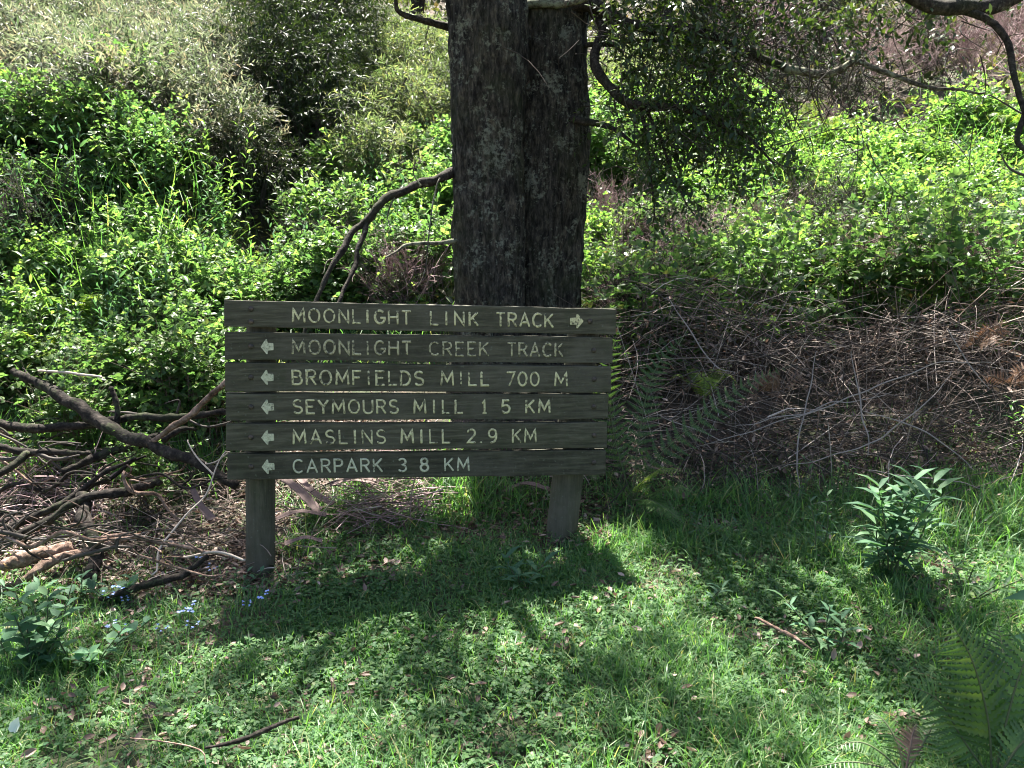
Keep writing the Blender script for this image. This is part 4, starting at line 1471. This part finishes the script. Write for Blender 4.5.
def right_heap():
    x = random.uniform(.45, 4.2)
    y = random.uniform(4.95, 6.9) - (random.random() < .12) * random.uniform(0, .5)
    g = float(gz(x, y))
    hh = (.8 * math.exp(-((y - 5.75) / .5) ** 2) + .12) * min(1, (x - .3) / .5) * (.4 + 1.1 * float(n2(x, y, 1.5, 55)))
    return np.array([x, y, g + random.random() ** .6 * hh])


ch = [heap(900, right_heap, '', .15, .6, .0022, .9), heap(800, right_heap, '', .4, 1.2, .003, .55), heap(420, right_heap, '', .5, 1.3, .0036, .4, np.array([.5, -.2, .25]))]
o = link('dry_stalk_heap', mesh_arrays('dry_stalk_heap', ch, 'dry'))
tag(o, 'tangled heap of dry grey stalks on the bank right of the sign', 'brush heap', kind='stuff')
ch = [heap(900, right_heap, '', .2, .7, .004, .7)]
o = link('dark_brushwood', mesh_arrays('dark_brushwood', ch, 'twig'))
tag(o, 'dark twigs tangled through the heap of dry stalks right of the sign', 'brush heap', kind='stuff')
# crumpled dead leaves in the heap
lp = np.array([right_heap() for _ in range(3000)])
v_, f_ = inst(curl, BROAD[1], lp, basis(rnd_dir(len(lp))), R.uniform(.02, .06, len(lp)))
lk = link('dead_leaves', mesh_arrays('dead_leaves', [(v_, f_)], 'litter'))
tag(lk, 'crumpled dead leaves caught in the stalk heap right of the sign', 'leaf litter', kind='stuff')


def left_heap():
    x = random.uniform(-3.4, -.75)
    y = random.uniform(3.95, 5.9)
    if y < 4.3 and x > -1.1:
        y += .5
    return np.array([x, y, float(gz(x, y)) + random.random() ** 2 * .22 + .01])


ch = [heap(1100, left_heap, '', .08, .4, .003, .4), heap(150, left_heap, '', .3, .8, .0032, .3)]
o = link('fallen_twigs', mesh_arrays('fallen_twigs', ch, 'dry'))
tag(o, 'litter of dry twigs under the fallen branches left of the sign', 'twigs', kind='stuff')


def mid_heap():
    x = random.uniform(-1.0, -.5)
    y = random.uniform(4.5, 5.4)
    return np.array([x, y, float(gz(x, y)) + random.random() * .15 + .01])


ch = [heap(260, mid_heap, '', .15, .6, .004, .25)]
ch.append(heap(160, lambda: (lambda x, y: np.array([x, y, float(gz(x, y)) + random.random() * .2]))(random.uniform(-3.3, -2.4), random.uniform(4.4, 5.4)), '', .15, .7, .0032, .5))
o = link('bleached_twigs', mesh_arrays('bleached_twigs', ch, 'drypink'))
tag(o, 'bleached pinkish twigs on the ground left of and behind the sign', 'twigs', kind='stuff')


def stick(name, pts, d0, d1, radii_px, mat, label, cat='branch', extra=(), n=60, sides=12, rough=.26, end=None, jit=.05, group=None):
    path = px_path(pts, d0, d1)
    loc = path[len(path) // 2]
    dm = (d0 + d1) / 2
    root = empty(name, loc, label, cat, group)
    branch(root, loc, path, [PX(r_, dm) * (.8 if mat == 'deadwood' else 1) for r_ in radii_px], mat, n, sides, rough, 'stem', jit=jit)
    for ep, ea, eb, er in extra:
        branch(root, loc, px_path(ep, ea, eb), [PX(r_, dm) for r_ in er], mat, 24, 8, rough, 'side_branch', jit=jit)
    if end is not None:
        p0, p1 = path[0], path[1]
        d = unit(np.array(p0) - np.array(p1))
        v_, f_ = tube([p0 - d * .01, p0 + d * .012, p0 + d * .02], [PX(end, dm), PX(end, dm), PX(end * .5, dm)], 5, 12, .1, 3)
        link('cut_end', mesh_arrays('cut_end', [(v_ - loc, f_)], 'cut', True), root)
    return root


stick('fallen_branch', [(12, 370), (45, 388), (75, 405), (110, 426), (150, 446), (190, 460), (238, 486)], 5.3, 4.5, [4, 6.5, 8, 8.5, 7.5, 6.5, 5], 'deadwood', 'thick mossy fallen branch slanting down toward the left post of the sign', n=80, sides=14,
      extra=[([(60, 398), (30, 380), (22, 368)], 5.2, 5.3, [3, 2, 1]), ([(117, 428), (118, 410), (111, 388)], 5.0, 5.0, [4, 3, 2.5]), ([(150, 446), (178, 432), (196, 430)], 4.9, 5.0, [4, 3, 2])])
stick('fallen_branch', [(-30, 418), (5, 424), (45, 428), (95, 425), (150, 418), (190, 416), (245, 412)], 5.1, 5.0, [6, 6, 5.5, 5, 4.5, 4, 3.5], 'deadwood', 'long level dead branch lying behind the thick mossy one', n=70)
stick('fallen_branch', [(88, 452), (60, 450), (25, 453), (-15, 445)], 4.8, 4.7, [3, 4, 4.5, 4], 'deadwood', 'forked dark dead branch at the left edge below the level one', extra=[([(25, 453), (12, 463), (-8, 476)], 4.72, 4.6, [4, 3.5, 2.5])])
stick('fallen_branch', [(62, 472), (95, 458), (125, 446), (160, 436)], 4.8, 5.0, [4, 5.5, 6, 5], 'deadwood', 'short thick dead branch tucked under the thick mossy one')
stick('fallen_branch', [(148, 446), (170, 430), (190, 414), (212, 394), (230, 378)], 4.75, 4.6, [2, 3, 3.2, 3, 2.5], 'log', 'bare pale stick leaning up against the left edge of the sign')
stick('fallen_branch', [(-25, 535), (10, 526), (45, 513), (70, 500), (100, 478), (135, 458)], 4.4, 4.7, [5, 5, 4.5, 4, 3, 2], 'deadwood', 'slender dark branch rising from the left edge across the debris')
stick('fallen_branch', [(160, 484), (130, 491), (105, 495), (80, 500), (40, 524), (0, 548), (-25, 560)], 4.6, 4.25, [5, 6, 6, 5, 5, 5, 5], 'deadwood', 'crooked dark branch lying lowest across the left debris')
stick('fallen_branch', [(82, 494), (86, 515), (92, 535), (97, 553), (90, 578)], 4.5, 4.15, [8, 8, 8, 8, 7], 'deadwood', 'stubby upright grey branch standing in the left debris', sides=14)
stick('log', [(6, 566), (25, 560), (48, 552), (72, 546)], 4.1, 4.3, [6, 7, 7, 5], 'log', 'short brown log with an orange broken end at the left edge', 'log', end=5.5, sides=14)
stick('fallen_branch', [(100, 598), (130, 590), (155, 580), (182, 572), (208, 556)], 3.95, 4.1, [3, 4, 5, 4.5, 3], 'deadwood', 'dark branch lying at the edge of the grass left of the sign')
stick('fallen_branch', [(0, 588), (30, 575), (62, 560), (100, 548), (140, 536)], 4.05, 4.4, [3, 4, 5, 4, 3], 'log', 'brown stick half buried in twigs above the left leafy plant')
stick('dry_stalk', [(230, 452), (212, 474), (196, 500), (176, 525), (160, 552), (152, 575)], 4.45, 4.0, [.7, .8, .95, 1, 1, .9], 'straw', 'long thin pale stem leaning beside the left post of the sign', 'stalk', sides=6, rough=.05,
      extra=[([(212, 474), (200, 458), (188, 440)], 4.4, 4.5, [1, .9, .6]), ([(230, 452), (218, 458), (206, 462)], 4.45, 4.5, [.9, .7, .5])])
stick('dry_stalk', [(40, 372), (75, 375), (100, 378)], 5.2, 5.1, [1.2, 1.5, 1.2], 'straw', 'short pale stem lying above the thick mossy branch', 'stalk', sides=6, rough=.05)
stick('dry_stalk', [(185, 556), (215, 552), (245, 560)], 4.15, 4.05, [1.2, 1.4, 1.2], 'straw', 'pale thin stick at the foot of the left post', 'stalk', sides=6, rough=.05)
for pts_, d0, d1, lb in [([(700, 446), (790, 420), (855, 395), (905, 372), (945, 366), (1000, 368)], 4.9, 4.95, 'longest pale stalk arching across the heap right of the sign'),
                         ([(855, 412), (905, 428), (945, 448), (975, 472)], 4.9, 4.75, 'pale stalk curving down to the right across the stalk heap'),
                         ([(795, 502), (800, 450), (810, 400), (818, 352)], 4.85, 5.0, 'upright pale stalk left of the middle of the stalk heap'),
                         ([(868, 458), (862, 420), (857, 385), (855, 352)], 4.8, 4.9, 'upright pale stalk in the middle of the stalk heap'),
                         ([(735, 424), (790, 412), (840, 400), (890, 396)], 4.95, 5.0, 'faint level stalk crossing the middle of the heap'),
                         ([(665, 302), (690, 335), (715, 362), (735, 372)], 5.2, 5.0, 'curved pale stem drooping over the left end of the heap'),
                         ([(780, 470), (860, 448), (900, 425), (930, 398), (950, 372)], 4.8, 4.9, 'pale stalk rising to the right through the stalk heap'),
                         ([(730, 440), (690, 425), (660, 412)], 4.85, 4.9, 'pale twig beside the long fern frond'),
                         ([(872, 470), (925, 478), (985, 485)], 4.7, 4.7, 'pale stick lying low behind the leafy plant at right'),
                         ([(945, 330), (965, 360), (985, 390)], 5.0, 4.9, 'pale stalk next to the rusty dead fern')]:
    stick('dry_stalk', [(x + random.gauss(0, 2.5), y + random.gauss(0, 2.5)) for x, y in pts_], d0 + .12, d1 + .12, [.35, .75, .65, .3], 'stalk_grey', lb, 'stalk', sides=6, rough=.05, jit=.05)
rs = random.getstate()
random.seed(91)
for k in range(24):
    x0, y0 = random.uniform(-20, 190), random.uniform(395, 560)
    dep = on = None
    g = G(x0, min(575, y0 + 40))
    dep = g[1] * random.uniform(.94, 1.0)
    an = random.choice([random.gauss(-.35, .25), random.gauss(.45, .25), random.gauss(0, .12)])
    L_ = random.uniform(60, 150)
    pts_ = [(x0 + (u - .5) * L_ * math.cos(an) + random.gauss(0, 3), y0 + (u - .5) * L_ * math.sin(an) + random.gauss(0, 5)) for u in (0, .25, .5, .75, 1)]
    sb = []
    for _ in range(2):
        q_ = random.choice(pts_[1:4])
        sb.append(([q_, (q_[0] + random.uniform(-22, 22), q_[1] - random.uniform(4, 16)), (q_[0] + random.uniform(-38, 38), q_[1] - random.uniform(8, 30))], dep, dep - .05, [1.2, .9, .5]))
    r_ = random.uniform(1.2, 3.2)
    stick('dead_branch', pts_, dep + random.uniform(-.15, .1), dep + random.uniform(-.1, .15), [r_ * .6, r_, r_ * .9, r_ * .7, r_ * .35], random.choice(['deadwood', 'deadwood', 'log', 'twig']),
          'thin dead branch in the tangle of fallen wood left of the sign', extra=sb, n=36, sides=8, group='thin dead branches in the tangle left of the sign')
random.setstate(rs)
# strips of shed bark behind the left post
for k, (pts_, d0, d1, wd) in enumerate([([(282, 478), (300, 492), (318, 512)], 4.9, 4.6, .028), ([(296, 474), (312, 492), (332, 505)], 4.95, 4.7, .022), ([(276, 520), (300, 512), (326, 516)], 4.45, 4.5, .02), ([(330, 486), (352, 480), (378, 484)], 4.9, 4.95, .03), ([(285, 545), (305, 538), (322, 542)], 4.2, 4.25, .016), ([(505, 492), (525, 484), (548, 490)], 5.0, 4.95, .022), ([(212, 520), (200, 505), (192, 488)], 4.4, 4.6, .02)]):
    c_ = spline(px_path(pts_, d0, d1), 14)
    c_[:, 2] = np.maximum(c_[:, 2], gz(c_[:, 0], c_[:, 1]) + .015)
    tg_ = unit(np.gradient(c_, axis=0))
    sd_ = unit(np.cross(tg_, [0, -.3, 1]))
    up_ = np.cross(sd_, tg_)
    wv = wd * (.6 + .8 * vnoise(c_ * 25, k + 60))[:, None]
    prof_ = [(-1, .35), (-.5, .05), (0, -.08), (.5, .05), (1, .4), (1, .55), (.5, .22), (0, .1), (-.5, .22), (-1, .5)]
    v_ = np.stack([c_ + sd_ * wv * a + up_ * wv * b for a, b in prof_], 1)
    n_, m_ = v_.shape[:2]
    i, j = np.meshgrid(np.arange(n_ - 1), np.arange(m_), indexing='ij')
    q = np.stack([i * m_ + j, i * m_ + (j + 1) % m_, (i + 1) * m_ + (j + 1) % m_, (i + 1) * m_ + j], -1).reshape(-1, 4)
    cap = np.array([[0, 1, 8, 9], [1, 2, 7, 8], [2, 3, 6, 7], [3, 4, 5, 6]])
    o = link('bark_strip', mesh_arrays('bark_strip', [((v_ - c_[7]).reshape(-1, 3), [q, cap, cap[:, ::-1] + (n_ - 1) * m_])], 'bark_strip'), loc=c_[7])
    tag(o, 'curled strip of shed pinkish bark on the litter around the sign posts', 'bark', 'shed bark strips')
# sticks on the grass
stick('fallen_twig', [(205, 748), (235, 742), (262, 732), (285, 722), (298, 718)], 2.42, 2.52, [1.5, 3, 3.2, 3, 2], 'deadwood', 'dark curved twig lying in the grass at bottom left', 'twig', sides=8, jit=.01)
stick('fallen_twig', [(755, 618), (775, 628), (795, 638), (812, 650)], 3.35, 3.15, [1.2, 1.8, 1.8, 1], 'log', 'reddish twig lying in the grass at the right of the clearing', 'twig', sides=8, jit=.01)
stick('fallen_twig', [(130, 738), (165, 742), (200, 750), (206, 765)], 2.46, 2.38, [.5, .8, .8, .5], 'log', 'thin pale bent twig on the grass at bottom left', 'twig', sides=6, jit=.008)


# ------------------------------------------------------------------ small plants
def weed(px_, py_, h, n, leaf, label, mat='weed', kind=LANCE, stems=3, spread=.06, name='leafy_plant', top=False):
    g = G(px_, py_)
    root = empty(name, g, label, 'plant')
    chl, chs = [], []
    for s in range(stems):
        e = np.array([random.gauss(0, spread) * 2, random.gauss(0, spread) * 2, h * random.uniform(.7, 1.0)])
        b0 = np.array([random.gauss(0, spread * .4), random.gauss(0, spread * .4), -.02])
        mid_ = (b0 + e) / 2 + np.array([random.gauss(0, .02), random.gauss(0, .02), 0])
        chs.append(tube([b0, mid_, e], [.004, .0035, .002], 12, 6, 0))
        t_ = np.linspace(.25, 1, n)
        c = spline([b0, mid_, e], 40)[(t_ * 39).astype(int)]
        a = np.arange(n) * 2.4 + random.random() * 6
        d = np.stack([np.cos(a), np.sin(a), .25 + .5 * t_], -1) + R.normal(0, .15, (n, 3))
        chl.append(inst(kind[0], kind[1], c, basis(d, np.tile([0, 0, 1.0], (n, 1))), leaf * R.uniform(.7, 1.15, n) * (1.1 - .35 * t_)))
    link('leaves', mesh_arrays('leaves', chl, mat), root)
    link('stem', mesh_arrays('stem', chs, 'stem', True), root)
    return root


weed(892, 578, .54, 16, .19, 'bluish leafy plant standing at the foot of the stalk heap on the right', stems=7, spread=.08)
weed(525, 592, .16, 9, .15, 'broad leaved rosette plant in the grass before the right post', stems=3, spread=.03, kind=LANCE)
weed(30, 680, .38, 13, .10, 'dark leafy plant at the left edge of the grass', stems=7, spread=.07, kind=BROAD)
weed(95, 668, .2, 10, .075, 'low leafy plant right of the dark one at the left edge', stems=5, spread=.06, kind=BROAD)
weed(832, 660, .24, 10, .11, 'small dark leafy plant in the middle of the right grass', stems=3, spread=.04)
weed(960, 600, .22, 10, .09, 'light green leafy plant in the sunny patch at right', 'grass', stems=4, spread=.06)
weed(1000, 470, .5, 16, .09, 'tall light green plant at the right edge before the stalk heap', 'grass', stems=4, spread=.07)
weed(815, 560, .42, 12, .08, 'thin leafy plant left of the bluish one at right', stems=2, spread=.04)
weed(715, 610, .12, 8, .09, 'small broad leaved plant in the grass right of the sign', stems=2, spread=.03)
weed(58, 600, .14, 9, .1, 'low plant below the left debris', stems=4, spread=.05, kind=LANCE)
weed(120, 600, .13, 9, .085, 'low plant with pale leaves at the edge of the left debris', stems=4, spread=.05, kind=BROAD)
weed(240, 590, .1, 8, .05, 'small plant clustered round the foot of the left post', stems=5, spread=.05, kind=BROAD)
weed(775, 520, .3, 11, .07, 'upright leafy weed at the lower edge of the stalk heap', 'grass', stems=4, spread=.06)
weed(835, 512, .34, 12, .075, 'slender pale weed in front of the middle of the stalk heap', 'grass', stems=3, spread=.05)
weed(700, 545, .2, 9, .07, 'small plant under the fern beside the heap', stems=3, spread=.05)
# one long pointed leaf at the right edge
lp0 = P(1034, 588, 2.75)
root = empty('broad_leaf_plant', G(1040, 700), 'plant at the right edge showing two long pale pointed leaves', 'plant')
rl = np.array(root.location)
pos = np.array([P(1062, 592, 2.7), P(1050, 640, 2.75)])
dd = np.array([[-1, -.15, .02], [-1, .1, .12]])
link('leaves', mesh_arrays('leaves', [inst(LANCE[0], LANCE[1], pos - rl, basis(dd, np.tile([0, -.9, .8], (2, 1))), np.array([.19, .12]))], 'weed'), root)
link('stem', mesh_arrays('stem', [tube([np.zeros(3) - [0, 0, .02], (pos[1] - rl) , (pos[0] - rl)], [.006, .005, .003], 14, 6, 0)], 'stem', True), root)
# pale leaf lying bottom left
g = G(13, 748)
o = link('pale_leaf', mesh_arrays('pale_leaf', [inst(curl * np.array([1.4, 1, 1]), BROAD[1], np.zeros((1, 3)), basis(np.array([[.15, .3, .5]]), np.array([[0, -1, .5]])), np.array([.06]))], 'pale_leaf'), loc=g + np.array([0, 0, .05]))
tag(o, 'single whitish leaf in the grass at the bottom left corner', 'leaf')


# blue flowers among the grass
def flower_proto():
    root = empty('blue_flower', (0, 0, 0), '', 'flower', 'small blue flowers left of the sign')
    n = 5
    hd_ = np.stack([R.normal(0, .012, n), R.normal(0, .012, n), R.uniform(.07, .10, n)], -1)
    ch = []
    for k in range(5):
        a = k * 1.2566 + R.uniform(0, 1, n)
        d = np.stack([np.cos(a), np.sin(a), R.normal(.1, .15, n)], -1)
        ch.append(inst(OVAL[0] * np.array([2, 1, 1]), OVAL[1], hd_, basis(d, np.tile([0, -.5, 1.0], (n, 1))), np.full(n, .0095)))
    link('petals', mesh_arrays('petals', ch, 'petal'), root)
    link('stem', mesh_arrays('stem', [thin(np.zeros((n, 3)), hd_, R.normal(0, .006, (n, 3)), np.full(n, .0012), np.full(n, .0009), 3)], 'stem'), root)
    return root


fp_ = flower_proto()
for k, (x, y) in enumerate([(112, 612), (128, 612), (186, 630), (196, 642), (165, 645), (133, 645), (110, 642), (250, 618), (262, 616), (214, 584), (202, 574), (120, 606), (190, 626)]):
    first_or_dup(used, fp_, G(x, y), random.uniform(0, 6.28), random.uniform(.9, 1.25), 'tiny blue flower head in the grass left of the left post', 'small blue flowers left of the sign')

# ------------------------------------------------------------------ render settings
vs_ = scene.view_settings
vs_.view_transform = 'Standard'
vs_.look = 'None'
vs_.exposure = 2.6
vs_.gamma = 1
scene.render.engine = 'CYCLES'
cy = scene.cycles
cy.max_bounces = 9
cy.diffuse_bounces = 4
cy.glossy_bounces = 2
cy.transmission_bounces = 7
cy.transparent_max_bounces = 4
cy.use_denoising = True
cy.filter_width = 1.05
cy.caustics_reflective = False
cy.caustics_refractive = False
